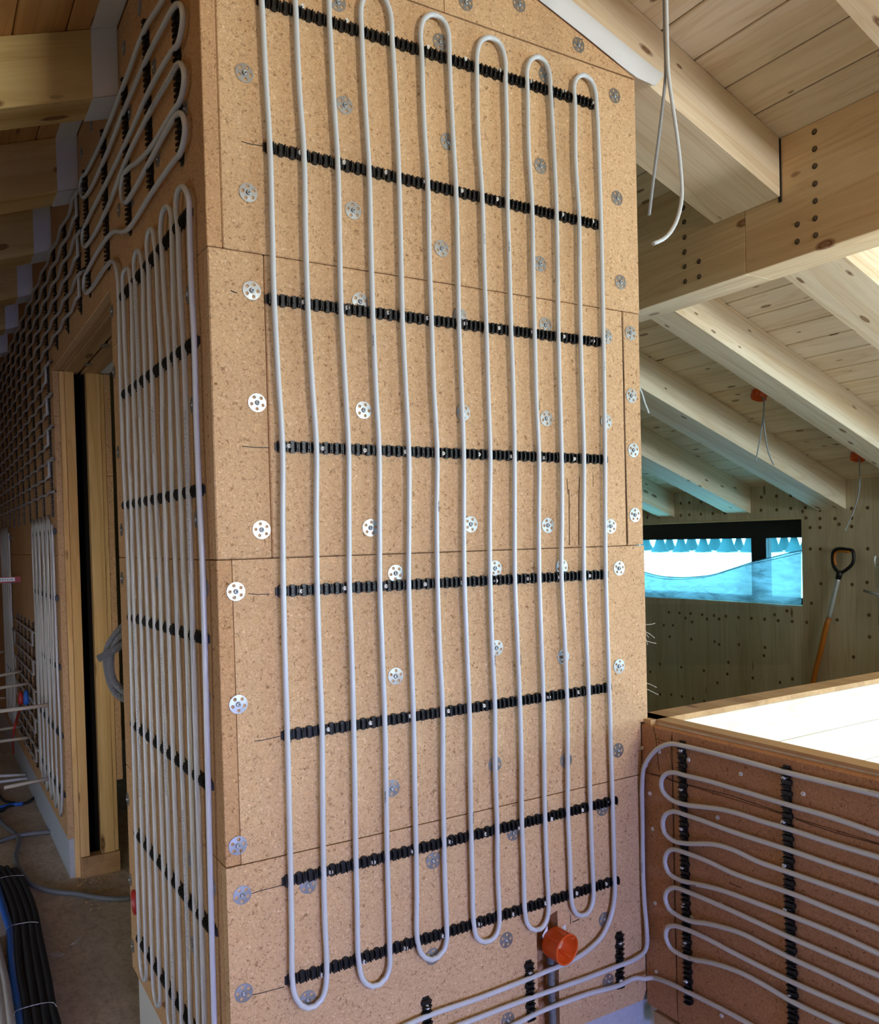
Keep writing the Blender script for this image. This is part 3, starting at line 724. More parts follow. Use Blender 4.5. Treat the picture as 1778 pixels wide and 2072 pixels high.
tailB = px_front([(740, 2135), (860, 2100), (943, 2068.6), (1014.6, 2041), (1072.5, 2019), (1136, 1997), (1191, 1977.5), (1254.7, 1952.7), (1276, 1945)])
upB = px_par([(1304, 1925), (1309, 1908), (1308.5, 1885), (1303.6, 1829), (1300.6, 1766), (1299.7, 1672), (1299.2, 1577), (1301.5, 1556), (1310, 1538), (1327, 1517.5), (1345, 1507.5), (1358.6, 1505)])
tailB.append((Vector(tailB[-1])+upB[0])/2+Vector((-.004, -.004, 0)))
pts = tailB + upB + line1
YO = .55
prev = line1
for k in range(5):
    a = px_par(ups[k]); e1 = ext(prev, YO); e2 = ext(a[::-1], YO)
    mid_ = (e1+e2)/2+Vector((0, -.035, 0))
    pts += [e1, mid_, e2] + a + px_par(bends[k]) + px_par(lows[k]); prev = px_par(lows[k])
cl = px_par(c8([(800,2100),(750,2072),(560,1970),(360,1870),(200,1795),(120,1775)]))
e1 = ext(prev, YO); a0 = ext(cl[::-1], YO)
pts += [e1, (e1+a0)/2+Vector((0, -.035, 0)), a0] + cl
tailC = px_front([(1289, 1978.5), (1252, 1994), (1191, 2010.6), (1136, 2030), (1086, 2050), (1050, 2068.6), (960, 2110), (880, 2150)])
pts += [(cl[-1]+tailC[0])/2+Vector((-.003, -.004, 0))] + tailC
b = MB(); b.tube(smooth_path(pts, .010), PR, 10)
pp = tag(obj('heating_pipe', b, M['pipe']), 'grey pipe in sideways loops on the brown parapet, tails along the wall foot', 'pipe', 'heating pipes')
for u, v, up in ((1300.4, 1755, (0, 0, 1)), (1403, 1790, (0, -1, .28)), (1402, 1943, (0, -1, -.25))):
    lettering(pp, onx(u, v, XR-PO), up, (-1, -.35, 0))
# left-face pipe: high meander first, then eleven upright runs
c1 = lambda L: [(a/3.237, b_/3.237) for a, b_ in L]
hi = c1([(1180,-250),(1065,0),(950,190),(815,545),(680,890),(565,1130),(530,1190),(528,1250),(540,1290),(565,1280),(690,1030),(820,705),(965,375),(1075,160),(1130,60),(1160,28),(1185,40),(1198,110),(1188,210),(1165,290),(1130,330),(980,590),(840,900),(690,1210),(570,1450),(543,1520),(540,1580),(552,1615),(575,1600),(700,1370),(835,1030),(985,730),(1130,480),
         (1160,425),(1185,420),(1208,500),(1200,590),(1180,660),(1140,720),(985,970),(900,1060),(835,1110),(803,1165),(793,1240),(800,1310),(820,1328),(845,1300),(980,1060),(1130,790),(1165,745),(1195,755),(1213,840),(1203,930),(1180,1005),(1150,1040),(990,1270),(845,1495),(815,1515),(745,1518),(700,1560),(580,1760),(552,1830),(548,1890),(560,1918),(590,1900),(700,1740),(730,1712),(755,1735),(772,1820),(778,1920)])
R1 = [(780,1980),(808,1920),(860,1870),(885,1830),(935,1760),(972,1720),(1020,1640),(1060,1610),(1128,1530),(1165,1480),(1240,1390)]
R2 = [(795,530),(835,500),(875,470),(912,440),(955,410),(998,375),(1060,340),(1110,290),(1150,240),(1205,220),(1272,175)]
R3 = [(825,1240),(862,1230),(900,1225),(940,1220),(983,1210),(1025,1200),(1080,1185),(1130,1180),(1185,1165),(1235,1150),(1303,1140)]
R4 = [(530,440),(590,460),(675,480),(760,490),(848,510),(935,540),(1030,570),(1140,590),(1255,620),(1335,650),(1485,690)]
R6 = [(1065,480),(1115,540),(1165,590),(1220,660),(1280,740),(1330,800),(1390,870),(1460,950),(1525,1050),(1575,1110),(1655,1240)]
LR = [[(a/3.237, c/3.237) for a, c in R1], [(a/3.237, 640+c/3.237) for a, c in R2], [(a/3.237, 640+c/3.237) for a, c in R3], [(180+a/6.35, 1180+c/6.35) for a, c in R4], None, [(a/3.865, 1560+c/3.865) for a, c in R6]]
LP = [px_left(r) if r else None for r in LR]
ZL = [.653, .41, .178, -.10, -.376, -.66, -1.085]
def lrun(k, down=True):
    P = []
    for i in range(7):
        if i < 6 and LP[i]: p = LP[i][k].copy(); p.z = (p.z+ZL[i])/2 if False else p.z
        elif i == 4: p = (LP[3][k]+LP[5][k])/2
        else: p = LP[5][k].copy(); p.z = ZL[6]
        P.append(p)
        if i < 3 and LP[i+1]:
            q = (LP[i][k]+LP[i+1][k])/2; q.y += random.uniform(-.006, .006); P.append(q)
    return P if down else P[::-1]
LT = {1: [(805,1810),(818,1770),(833,1757),(847,1775),(853,1820)], 3: [(878,1720),(888,1660),(903,1640),(918,1660),(928,1710)], 5: [(963,1600),(972,1525),(990,1500),(1005,1525),(1012,1590)], 7: [(1053,1500),(1063,1400),(1092,1352),(1118,1385),(1127,1460)], 9: [(1153,1370),(1160,1270),(1190,1222),(1222,1260),(1240,1340)]}
P = px_left(hi)
for k in range(11):
    P += lrun(k, k % 2 == 0)
    if k % 2 == 0 and k < 10:
        a = LP[5][k]; c = LP[5][k+1]
        for t, dz in ((.0, -1.12), (.15, -1.145), (.5, -1.16), (.85, -1.145), (1, -1.12)): q = a.lerp(c, t); q.z = dz; P.append(q)
    if k in LT: P += px_left(c1(LT[k]))
q = P[-1].copy(); q.z = -1.21; q.y -= .01; P.append(q)
b = MB(); b.tube(smooth_path(P, .012), PR, 9)
tag(obj('heating_pipe', b, M['pipe']), 'grey pipe with eleven upright runs and slanting upper loops on the shaded left face', 'pipe', 'heating pipes')
UPR = [((350,-30),(372,326)), ((293,45),(309,393)), ((249,165),(266,470)), ((207,268),(222,542)), ((170,350),(184,597))]
OR2 = ['nearest the corner', 'second from the corner', 'third from the corner', 'fourth from the corner', 'fifth from the corner']
for i, (a, c) in enumerate(UPR):
    p, q = onx(*a, XL-.004), onx(*c, XL-.004); y = (p.y+q.y)/2
    p = Vector((XL-.0002, y, p.z)); q = Vector((XL-.0002, y, q.z))
    rail(p, q-p, (-1, 0, 0), (q-p).length, 'upright black clip rail holding the slanting upper loops, %s' % OR2[i], 'upright clip rails high on the left wall')

# far pipe grid: rows high over the doorway, more rows beyond it
def row_wave(y0, y1, z, ys):
    P = [Vector((XL-PO, y0, z))]; d = 1 if y1 > y0 else -1
    for y in (ys if d > 0 else ys[::-1]):
        if min(y0, y1) < y < max(y0, y1): P.append(Vector((XL-PO-.004, y, z))); P.append(Vector((XL-PO+.003, y+d*.15, z-.005)))
    P.append(Vector((XL-PO, y1, z))); return P
ysG = [3.06+.292*i for i in range(15)]
P = []; z = 1.16; kk = 0
while z > .80:
    P += row_wave(3.02, 7.3, z, ysG) if kk % 2 else row_wave(7.3, 3.02, z, ysG)
    z -= .066; kk += 1
while z > .17:
    P += row_wave(3.93, 7.3, z, ysG) if kk % 2 else row_wave(7.3, 3.93, z, ysG)
    z -= .066; kk += 1
b = MB(); b.tube(smooth_path(P, .06), PR, 6)
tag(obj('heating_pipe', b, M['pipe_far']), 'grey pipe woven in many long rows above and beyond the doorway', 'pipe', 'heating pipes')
NTH = ['first', 'second', 'third', 'fourth', 'fifth', 'sixth', 'seventh', 'eighth', 'ninth', 'tenth', 'eleventh', 'twelfth', 'thirteenth', 'fourteenth', 'fifteenth']
rmA = rail_mesh(.40, fine=False).mesh('clip_rail', M['rail']); rmB = rail_mesh(1.05, fine=False).mesh('clip_rail', M['rail'])
for i, y in enumerate(ysG):
    top = 1.18; hiA = y < 3.86
    rail(Vector((XL-.0002, y, top)), (0, 0, -1), (-1, 0, 0), .4, ('upright black clip rail of the woven pipe rows over the doorway, %s' % NTH[i]) if hiA else ('tall black clip rail of the woven pipe rows beyond the doorway, %s' % NTH[i-3]),
         'rails of the far pipe field', mesh=rmA if hiA else rmB)
# two panels of close upright runs beyond the doorway
for (y0, n, nm) in ((3.9, 11, 'grey pipe in close upright runs just beyond the doorway'), (5.98, 9, 'grey pipe in close upright runs far down the corridor')):
    P = []
    for k in range(n):
        y = y0+.0735*k+random.uniform(-.004, .004)
        A = Vector((XL-PO, y, .10)); Bq = Vector((XL-PO, y, -1.10)); mid_ = Vector((XL-PO, y+random.uniform(-.012, .012), -.4))
        P += [A, mid_, Bq] if k % 2 == 0 else [Bq, mid_, A]
        zc = -1.14 if k % 2 == 0 else .14
        if k < n-1: P.append(Vector((XL-PO, y+.037, zc)))
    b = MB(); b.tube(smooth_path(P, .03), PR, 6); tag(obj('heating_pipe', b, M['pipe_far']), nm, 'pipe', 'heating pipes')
    rm = rail_mesh(.0735*n+.02, .03, fine=False).mesh('clip_rail', M['rail'])
    for iz, z in enumerate((.07, -.21, -.50, -.79, -1.04)):
        rail(Vector((XL-.0002, y0-.04, z)), (0, 1, 0), (-1, 0, 0), 1, 'level black clip rail over the close upright runs ' + ('just beyond the doorway' if y0 < 5 else 'far down the corridor') + ', ' + ['topmost', 'second down', 'third down', 'fourth down', 'lowest'][iz], 'rails of the runs ' + ('beyond the doorway' if y0 < 5 else 'far down the corridor'), mesh=rm)
# low woven pipe between those panels
P = []; ysH = [4.86+.2*i for i in range(5)]; z = -.42; kk = 0
while z > -1.12:
    P += row_wave(4.80, 5.80, z, ysH) if kk % 2 else row_wave(5.80, 4.80, z, ysH)
    z -= .075; kk += 1
b = MB(); b.tube(smooth_path(P, .05), PR, 6)
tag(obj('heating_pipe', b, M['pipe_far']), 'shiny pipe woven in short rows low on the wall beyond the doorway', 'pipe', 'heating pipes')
rm = rail_mesh(.76, fine=False).mesh('clip_rail', M['rail'])
for iy, y in enumerate(ysH): rail(Vector((XL-.0002, y, -.38)), (0, 0, -1), (-1, 0, 0), 1, 'upright black clip rail of the short woven rows, %s from the doorway' % NTH[iy], 'rails of the low woven rows', mesh=rm)

# ================================================================ rafters, purlin
RH = .167; DZ = RH/math.cos(ROOF)
def rafter(name, y0, y1, x0, x1, side, label, mat='spruce_x', wrap=None):
    """sloping timber; z measured on its underside"""
    top = (lambda x: 1.176-TAN*(x-2.238)) if side > 0 else (lambda x: 1.37+TAN*(x-.484))
    r = empty(name, ((x0+x1)/2, (y0+y1)/2, top((x0+x1)/2)-DZ))
    ang = ROOF if side > 0 else -ROOF
    L = (x1-x0)/math.cos(ROOF); cx = (x0+x1)/2
    bb = MB(); bb.prism([(x0, y0, top(x0)-DZ), (x1, y0, top(x1)-DZ), (x1, y0, top(x1)-.0005), (x0, y0, top(x0)-.0005)], (0, y1-y0, 0))
    rm_ = Matrix.Rotation(ang, 4, 'Y'); inv = rm_.inverted(); bb.v = [inv @ (p-r.location) for p in bb.v]
    o = bpy.data.objects.new('timber', bb.mesh('timber', M[mat], bevel=.002)); COL.objects.link(o); o.parent = r; o.rotation_euler = (0, ang, 0)
    tag(r, label, 'beam', 'sloping rafters')
    if wrap:
        xa, xb, t = wrap
        w_ = MB(); w_.prism([(xa, y0-.002, top(xa)-DZ-.002), (xb, y0-.002, top(xb)-DZ-.002), (xb, y0-.002, top(xb)-.001), (xa, y0-.002, top(xa)-.001)], (0, .0016, 0))
        w_.prism([(xa, y0-.002, top(xa)-DZ-.003), (xb, y0-.002, top(xb)-DZ-.003), (xb, y0-.002, top(xb)-DZ-.0005), (xa, y0-.002, top(xa)-DZ-.0005)], (0, y1-y0+.004, 0))
        obj('foil_wrap', w_, M['foil'], r)
    return r
r1 = rafter('rafter', 1.655, 1.905, 1.15, XP-.004, 1, 'wide pale rafter over the end of the front wall, meeting the purlin')
rafter('rafter', .97, 1.161, 1.2, XP-.004, 1, 'pale rafter whose underside crosses the top right corner')
rafter('rafter', 1.668, 1.90, XP+.137, XF, 1, 'wide bright rafter behind the purlin at the right edge')
rafter('rafter', 2.395, 2.53, XP+.137, XF, 1, 'long bright rafter running down behind the purlin, above the orange ceiling boxes')
rafter('rafter', 3.045, 3.235, XP+.137, XF, 1, 'long rafter with blue-lit underside behind the two hanging cables')
rafter('rafter', 3.72, 3.90, XP+.137, XF, 1, 'shaded rafter with cyan underside ending just over the window')
rafter('rafter', 4.385, 4.53, XP+.137, XF, 1, 'farthest visible rafter end at the edge of the front wall')
b = MB(); b.box(XP-.0045, XP-.0005, 1.652, 1.662, .985, 1.172)
obj('joint_plate', b, M['frame'], r1)
LY = [(2.365, 2.50), (3.04, 3.175), (3.72, 3.855), (4.39, 4.525), (5.06, 5.195), (5.73, 5.865), (6.4, 6.535)]
LN = ['nearest', 'second nearest', 'third nearest', 'fourth nearest', 'fifth nearest', 'sixth nearest', 'seventh nearest']
for (y0, y1), n in zip(LY, LN):
    rafter('rafter', y0, y1, -2.2, XL-.001, -1, 'shaded corridor rafter with white foil round its wall end, %s' % n, 'spruce_left_shaded', wrap=(XL-.066, XL-.001, .002))
# white foil strips on the ceiling edge over the corridor wall
tr = struct_root('trim_1', (XL-.03, 3, 1.36))
for i, (y0, y1) in enumerate(((1.7, 2.36), (2.5, 3.04), (3.175, 3.72), (3.855, 4.39))):
    b = MB(); zt = lambda x: 1.37+TAN*(x-.484)-.001
    b.prism([(XL-.066, y0, zt(XL-.066)), (XL-.001, y0, zt(XL-.001)), (XL-.001, y0, zt(XL-.001)-.0015), (XL-.066, y0, zt(XL-.066)-.0015)], (0, y1-y0, 0))
    obj('foil_strip', b, M['foil'], tr)
pu = empty('purlin', (XP+.07, 2, .806)); tag(pu, 'deep horizontal timber purlin with rows of dowel holes under the roof', 'beam')
zt = 1.176
for y0, y1 in ((YB, 1.7875), (1.7885, YEND)):
    b = MB(); b.prism([(XP, y0, .806), (XP+.135, y0, .806), (XP+.135, y0, zt-.135*TAN-.001), (XP, y0, zt-.001)], (0, y1-y0, 0)); obj('timber', b, M['spruce_purlin'], pu, .002)
b = MB(); b.lathe([(.0085, .0), (.0085, .0012), (.0055, .0012), (.0052, .0004), (.00001, .0004)], 14); dow_me = b.mesh('dowel', M['dowel_end'])
b = MB(); b.lathe([(.0058, .0008), (.00001, .0009)], 12); dowh_me = b.mesh('dowel_hole', M['dowel_core'])
for a, c in [(1525,517),(1526,584),(1527,651),(1527,720),(1528,788),(1528,856),(1458,880),(1530,922),(1458,947),(1012,815),(1015,870),(1017,930),(1016,990)]:
    p = onx(860+a/1.937, c/1.937, XP-.0003); d_ = inst('dowel', dow_me, pu, RLEFT(p))
    h_ = bpy.data.objects.new('dowel_hole', dowh_me); COL.objects.link(h_); h_.parent = d_; h_.location = (.001, .001, .0006)
for a, c in [(375,105),(478,175),(376,212),(480,285),(378,320)]:
    p = onx(1280+a/3.57, 480+c/3.57, XP-.0003); d_ = inst('dowel', dow_me, pu, RLEFT(p))
    h_ = bpy.data.objects.new('dowel_hole', dowh_me); COL.objects.link(h_); h_.parent = d_; h_.location = (.001, .001, .0006)
# dots of the far wall: nail plugs, all in one part
b = MB()
D7 = [(316,68),(380,62),(465,57),(553,48),(910,22),(1022,14),(1128,10),(1235,4),(318,157),(380,152),(465,147),(553,143),(643,138),(728,132),(908,118),(1024,115),(1128,105),(1234,98),(1215,128),(1343,118),(1343,180),(1343,246),(1270,246),(1240,175),(1455,180),(1577,175),(1577,238),(1577,105),(1694,100),(1485,222),(1272,404),(1345,404),(1696,402),(1350,660),(1580,666),(1690,650),(1280,803),(1705,890),(1470,927),(1708,1052),(1590,1200),(1245,945),(1100,860),(1008,888),(935,922),(838,915),(742,908),(650,900),(562,895),(475,888),(390,880),(307,876),(230,870),(1035,932),(1138,938),(400,942),(260,967),(192,966),(352,913),(510,920),(600,920),(235,1050),(395,1068),(566,1087),(746,1108),(937,1130),(600,1108),(930,1190),(668,1240),(320,1275),(163,1252),(92,1308),(487,1300),(660,1325),(848,1355),(587,1390),(1140,1362),(1048,1388),(165,1475),(247,1478),(325,1490),(407,1508),(490,1525),(70,173),(158,165)]
for a, c in D7:
    p = onx(1290+a/3.643, 1000+c/3.643, XF-.0004)
    if p.z > .25: continue
    b.lathe([(.0112, 0), (.0104, .0008), (.00001, .0010)], 9, RLEFT(p))
o = obj('nail_plug', b, plain('plug_brown', lin(112, 86, 58), .8), wfar); o['kind'] = 'stuff'

# white membrane hanging over the rafter at the head of the front wall
b = MB(); tp = [(1140, -60), (1140, 0), (1335, 148)]
A = [ony(u, v, 1.648) for u, v in ((1040, -75), (1085, -5), (1180, 70), (1262, 137), (1290, 158), (1318, 178))]
Bt = [ony(u, v, 1.652) for u, v in ((1040, -105), (1136, -16), (1215, 48), (1300, 118), (1322, 135), (1341, 152))]
n = len(A); vs = []
for i in range(n):
    for j in range(4):
        p = A[i].lerp(Bt[i], j/3); p.y += -.006*math.sin(j/3*3.14)-(.012 if i == n-1 else .0)*(1 if j in (0, 1) else .4); vs.append(p)
fs = [(i*4+j, i*4+j+1, (i+1)*4+j+1, (i+1)*4+j) for i in range(n-1) for j in range(3)]
b.add(vs, fs, True); b.add([p+Vector((0, .0012, 0)) for p in vs], [f[::-1] for f in fs], True)
tag(obj('membrane', b, M['foil']), 'white membrane strip sloping along the head of the front wall', 'membrane')

# ================================================================ cables and boxes in the right-hand room
def cable(pts, r, mat, label, group=None, name='cable'):
    b = MB(); b.tube(smooth_path(pts, .012), r, 8)
    return tag(obj(name, b, M[mat]), label, 'cable', group)
YC = 1.30
cable([ony(u, v, YC) for u, v in ((1338, -160), (1342, -40), (1344, 60), (1346, 150), (1340, 215), (1331, 290), (1322, 360), (1313, 435))], .0034, 'grey_cable', 'thin grey cable hanging from above with a straight end', 'cables hanging by the front wall')
cable([ony(u, v, YC-.01) for u, v in ((1345, -160), (1347, -40), (1349, 60), (1352, 150), (1360, 210), (1370, 280), (1377, 345), (1379, 400), (1371, 440), (1356, 470), (1340, 485), (1321, 493))], .0042, 'light_cable', 'pale grey cable hanging from above with a curled end', 'cables hanging by the front wall')
cable([ony(u, v, 2.6) for u, v in ((1285, 770), (1298, 795), (1303, 812), (1312, 836))], .005, 'light_cable', 'short pale cable end peeking out past the front wall edge')
def ceil_box(u, v, label):
    p = onx(u, v, 0) if False else None
    d = ray(u, v); s = (1.176+TAN*2.238)/(d.z+TAN*d.x); c = d*s
    nrm = Vector((math.sin(ROOF), 0, math.cos(ROOF)))
    r = empty('junction_box', c); tag(r, label, 'junction box', 'orange ceiling boxes')
    mt = basis(c, (math.cos(ROOF), 0, -math.sin(ROOF)), (0, -1, 0), (-nrm.x, 0, -nrm.z))
    bb = MB(); R = .037; bb.lathe([(R, 0), (R, .036), (R-.003, .036), (R-.004, .002), (.00001, .002)], 24, mt); obj('housing', bb, M['orange'], r)
    bb = MB()
    for k in range(8):
        a = 2*math.pi*k/8; mm = mt @ Matrix.Rotation(a, 4, 'Z'); bb.box(R-.0005, R+.0012, -.0012, .0012, .0, .036, mm)
    obj('rib', bb, M['red'], r)
    return c, mt
cA, mA = ceil_box(1537, 793, 'orange round ceiling box with two cables dangling from it')
cB, mB = ceil_box(1737, 918, 'orange round ceiling box with one cable, nearer the right edge')
yA = cA.y; yB = cB.y
cable([cA+Vector((.01, 0, -.01))]+[ony(u, v, yA) for u, v in ((1544, 808), (1543, 850), (1538, 885), (1533, 910), (1529, 934))], .0035, 'grey_cable', 'dark grey cable from the ceiling box with the straight end', 'cables from the ceiling boxes')
cable([cA+Vector((.012, -.006, -.01))]+[ony(u, v, yA-.01) for u, v in ((1545, 810), (1545, 850), (1549, 885), (1553, 910), (1559, 928), (1565, 941))], .0035, 'grey_cable', 'dark grey cable from the ceiling box bending to the right', 'cables from the ceiling boxes')
cable([cB+Vector((.005, 0, -.01))]+[ony(u, v, yB) for u, v in ((1738, 933), (1739, 970), (1738, 992), (1732, 1018), (1722, 1045), (1709, 1075))], .0035, 'grey_cable', 'single grey cable curving down from the box near the right edge', 'cables from the ceiling boxes')

# orange wall box in the front wall and its conduit
cw = ony(1118, 1905, YF); jb = empty('wall_box', cw); tag(jb, 'deep orange round box standing proud of the front wall', 'junction box')
mt = basis(cw, (1, 0, 0), (0, 0, 1), (0, -1, 0)) @ Matrix.Rotation(math.radians(6), 4, 'Y') @ Matrix.Rotation(math.radians(3), 4, 'X')
R = .0365; b = MB(); b.lathe([(.00001, -.004), (R-.004, -.004), (R-.001, .0), (R, .004), (R, .047), (R+.0012, .049), (R-.0015, .051), (R-.003, .047), (R-.0035, .002), (.00001, .0015)], 32, mt); obj('housing', b, M['orange'], jb)
for a in (.6, 2.17, 3.74, 5.31):
    b = MB(); b.lathe([(.0032, .0), (.0032, .044), (.0012, .044), (.0012, .03)], 8, mt @ Matrix.Translation(((R-.006)*math.cos(a), (R-.006)*math.sin(a), 0))); obj('screw_post', b, M['orange'], jb)
b = MB()
for a in range(3): b.lathe([(.007-.001, .0016), (.0075, .0028), (.006, .0028)], 12, mt @ Matrix.Translation((.012*math.cos(a*2.1), .012*math.sin(a*2.1), 0)))
obj('knockout', b, M['red'], jb)
b = MB()
for k in range(6):
    mm = mt @ Matrix.Rotation(k*math.pi/3+.3, 4, 'Z'); b.box(R-.0003, R+.0012, -.001, .001, 0, .045, mm)
obj('rib', b, M['orange'], jb)
def corrugated(pts, r, label, name='corrugated_conduit', group=None, pitch=.0045, cat='conduit', n=12, mat='conduit'):
    P = smooth_path(pts, pitch/2); rr = [r*(1.0 if i % 2 else .87) for i in range(len(P))]
    b = MB(); b.tube(P, rr, n); o = tag(obj(name, b, M[mat]), label, cat, group)
    for q in o.data.polygons: q.use_smooth = False
    return o
P = [ony(u, v, YF+.004) for u, v in ((1114, 1935), (1114.5, 1950), (1115, 1985), (1116, 2020), (1118, 2072), (1119, 2110))]
corrugated(P, .0098, 'grey corrugated conduit in the slot below the orange wall box')
b = MB(); p = ony(1097, 1893, YF-.0008); q = ony(1143, 1882, YF-.0008)
b.prism([p, p+Vector((.016, 0, .020)), p+Vector((.020, 0, -.022)), p+Vector((.004, 0, -.016))], (0, .0006, 0)); b.prism([q+Vector((-.02, 0, .006)), q+Vector((.003, 0, .014)), q+Vector((.003, 0, -.014)), q+Vector((-.012, 0, -.004))], (0, .0006, 0))
obj('torn_paper', b, M['foil'], jb)

# ================================================================ shovel, films, window sheet
xs = XF-.05
top = onx(1705, 1118, xs); 
sh = empty('shovel', Vector((xs, onx(1645, 1385, xs).y, ZF))); tag(sh, 'long shovel with orange shaft and black D grip leaning on the far wall', 'shovel')
SP = [onx(u, v, xs) for u, v in ((1697, 1165), (1677, 1250), (1672, 1265), (1662, 1310), (1650, 1355), (1643, 1395), (1640, 1430))]
end = Vector((xs-.06, SP[-1].y+.05, ZF+.32))
b = MB(); b.tube(smooth_path([SP[0], SP[1]], .03), .0125, 12); obj('metal_shaft', b, M['alu'], sh)
b = MB(); b.tube(smooth_path([SP[1]]+SP[2:]+[end], .03), .0155, 12); obj('shaft_sleeve', b, M['shovel_orange'], sh)
GP = [onx(u, v, xs) for u, v in ((1697, 1160), (1687, 1147), (1684, 1132), (1686, 1116), (1692, 1111), (1715, 1112), (1724, 1114), (1727, 1128), (1724, 1141), (1713, 1152), (1700, 1160))]
b = MB(); b.tube(smooth_path(GP, .01), .010, 8); obj('grip', b, M['shovel_black'], sh)
GI = [onx(u, v, xs-.006) for u, v in ((1690, 1143), (1688, 1132), (1690, 1119), (1697, 1116), (1718, 1117))]
b = MB(); b.tube(smooth_path(GI, .01), .0075, 8); obj('grip_inlay', b, M['shovel_orange'], sh)
b = MB(); b.tube([SP[0]+(SP[0]-SP[1]).normalized()*.03, SP[0]+(SP[1]-SP[0]).normalized()*.02], [.020, .0165], 12); obj('collar', b, M['shovel_black'], sh)
b = MB(); bw = .12
vs = []
for i in range(6):
    for j in range(7):
        s = (j/6-.5)*2; t = i/5
        vs.append(end+Vector((-.06*t+.03*s*s, s*bw*(1-.25*t*t), -.30*t-.01)))
fs = [(i*7+j, i*7+j+1, (i+1)*7+j+1, (i+1)*7+j) for i in range(5) for j in range(6)]
b.add(vs, fs, True); b.add([v+Vector((.004, 0, 0)) for v in vs], [f[::-1] for f in fs], True); obj('blade', b, M['shovel_black'], sh)

def sheet(name, grid, mat, label):
    n = len(grid); mm = len(grid[0]); b = MB(); vs = [p for r in grid for p in r]
    b.add(vs, [(i*mm+j, i*mm+j+1, (i+1)*mm+j+1, (i+1)*mm+j) for i in range(n-1) for j in range(mm-1)], True)
    return tag(obj(name, b, M[mat]), label, 'plastic sheet')
TOPE = [(1285, 1150), (1306, 1158), (1340, 1166), (1390, 1168), (1440, 1163), (1480, 1151), (1520, 1138), (1560, 1128), (1600, 1118), (1621, 1114)]
BOTE = [(1285, 1206), (1306, 1208), (1340, 1210), (1390, 1212), (1440, 1214), (1480, 1216), (1520, 1219), (1560, 1221), (1600, 1224), (1621, 1225)]
G = []
for (a, c) in zip(TOPE, BOTE):
    col = []
    for j in range(9):
        f = j/8; u = a[0]*(1-f)+c[0]*f; v = a[1]*(1-f)+c[1]*f
        col.append(onx(u, v, XF-.010-.012*math.sin(f*5+u*.02)*math.sin(f*3.14)))
    G.append(col)
sheet('plastic_sheet', G, 'film', 'clear blue-lit plastic sheet sagging across the lower half of the window')
TS = smooth_path([G[i][0] for i in range(len(G))], .02)
b = MB(); b.tube(TS, .003, 6); b.tube(smooth_path([p+Vector((0, 0, -.012-.006*math.sin(i)))for i, p in enumerate(G[k][0] for k in range(len(G)))], .03), .0018, 5); obj('rolled_edge', b, M['film'], [o for o in COL.objects if o.name == 'plastic_sheet'][0])
sheet('plastic_film', [[onx(u, v, XF-.006-.01*(i % 2)) for v in (1222, 1260, 1300, 1345)] for i, u in enumerate((1285, 1340, 1400, 1470, 1540, 1600))], 'film_thin', 'thin clear film hanging on the timber wall below the window')
G2 = [[onx(u+(.08*(v-1130) if i == 0 else 0), v, XF-.05-.02*math.sin(i*2+v*.03)) for v in (1125, 1160, 1195, 1230, 1265)] for i, u in enumerate((1768, 1776, 1790, 1810, 1840))]
sheet('plastic_film', G2, 'film_clear', 'crumpled clear film at the right edge beside the shovel')
b = MB(); b.tube([onx(1747, 1195, XF-.1), onx(1790, 1207, XF-.1)], .008, 8); tag(obj('tube_end', b, M['grey_cable']), 'blue-grey tube end poking in at the right edge', 'tube')

# ================================================================ corridor floor: bundled sleeves, cables, conduits
c7 = lambda L, h: [onz(a/4.79, 1640+c/4.79, ZF+h) for a, c in L]
def sleeve(L, r, mat, label, group, name, cat='pipe', more=()):
    P = c7(L, r)
    d = (P[-1]-P[-2]).normalized(); P.append(P[-1]+d*.5)
    b = MB(); b.tube(smooth_path(list(more)+P, .03), r, 10); return tag(obj(name, b, M[mat]), label, cat, group)
sleeve([(-60,560),(20,690),(110,900),(150,1060),(165,1300),(190,1600),(240,1850),(265,2072)], .0135, 'black_foam', 'black foam-sleeved pipe lying right next to the blue one', 'black sleeved pipes on the floor', 'sleeved_pipe')
sleeve([(0,560),(80,690),(170,900),(215,1060),(250,1300),(290,1600),(325,1850),(360,2072)], .0135, 'black_foam', 'black foam-sleeved pipe, second from the blue one in the bundle', 'black sleeved pipes on the floor', 'sleeved_pipe')
sleeve([(60,560),(140,680),(230,880),(290,1060),(320,1300),(370,1600),(415,1850),(445,2072)], .0135, 'black_foam', 'black foam-sleeved pipe, third from the blue one in the bundle', 'black sleeved pipes on the floor', 'sleeved_pipe')
sleeve([(130,580),(200,670),(280,830),(335,1000),(370,1200),(420,1450),(460,1650),(500,1900),(545,2072)], .0135, 'black_foam', 'black foam-sleeved pipe on the outer side of the bundle', 'black sleeved pipes on the floor', 'sleeved_pipe')
sleeve([(-40,700),(0,830),(50,1000),(95,1150),(110,1400),(135,1650),(175,1900),(190,2072)], .0135, 'blue', 'bright blue pipe lying along the black bundle on the floor', None, 'blue_pipe')
sleeve([(-60,1200),(0,1480),(40,1650),(70,1850),(100,2072)], .016, 'white_pipe', 'white wrapped pipe at the bottom left corner, beside the blue pipe', 'white wrapped pipes', 'wrapped_pipe')
sleeve([(-120,1250),(-60,1500),(-25,1700),(0,1900),(15,2072)], .016, 'white_pipe', 'outermost white wrapped pipe, on the far side of the other white one', 'white wrapped pipes', 'wrapped_pipe')
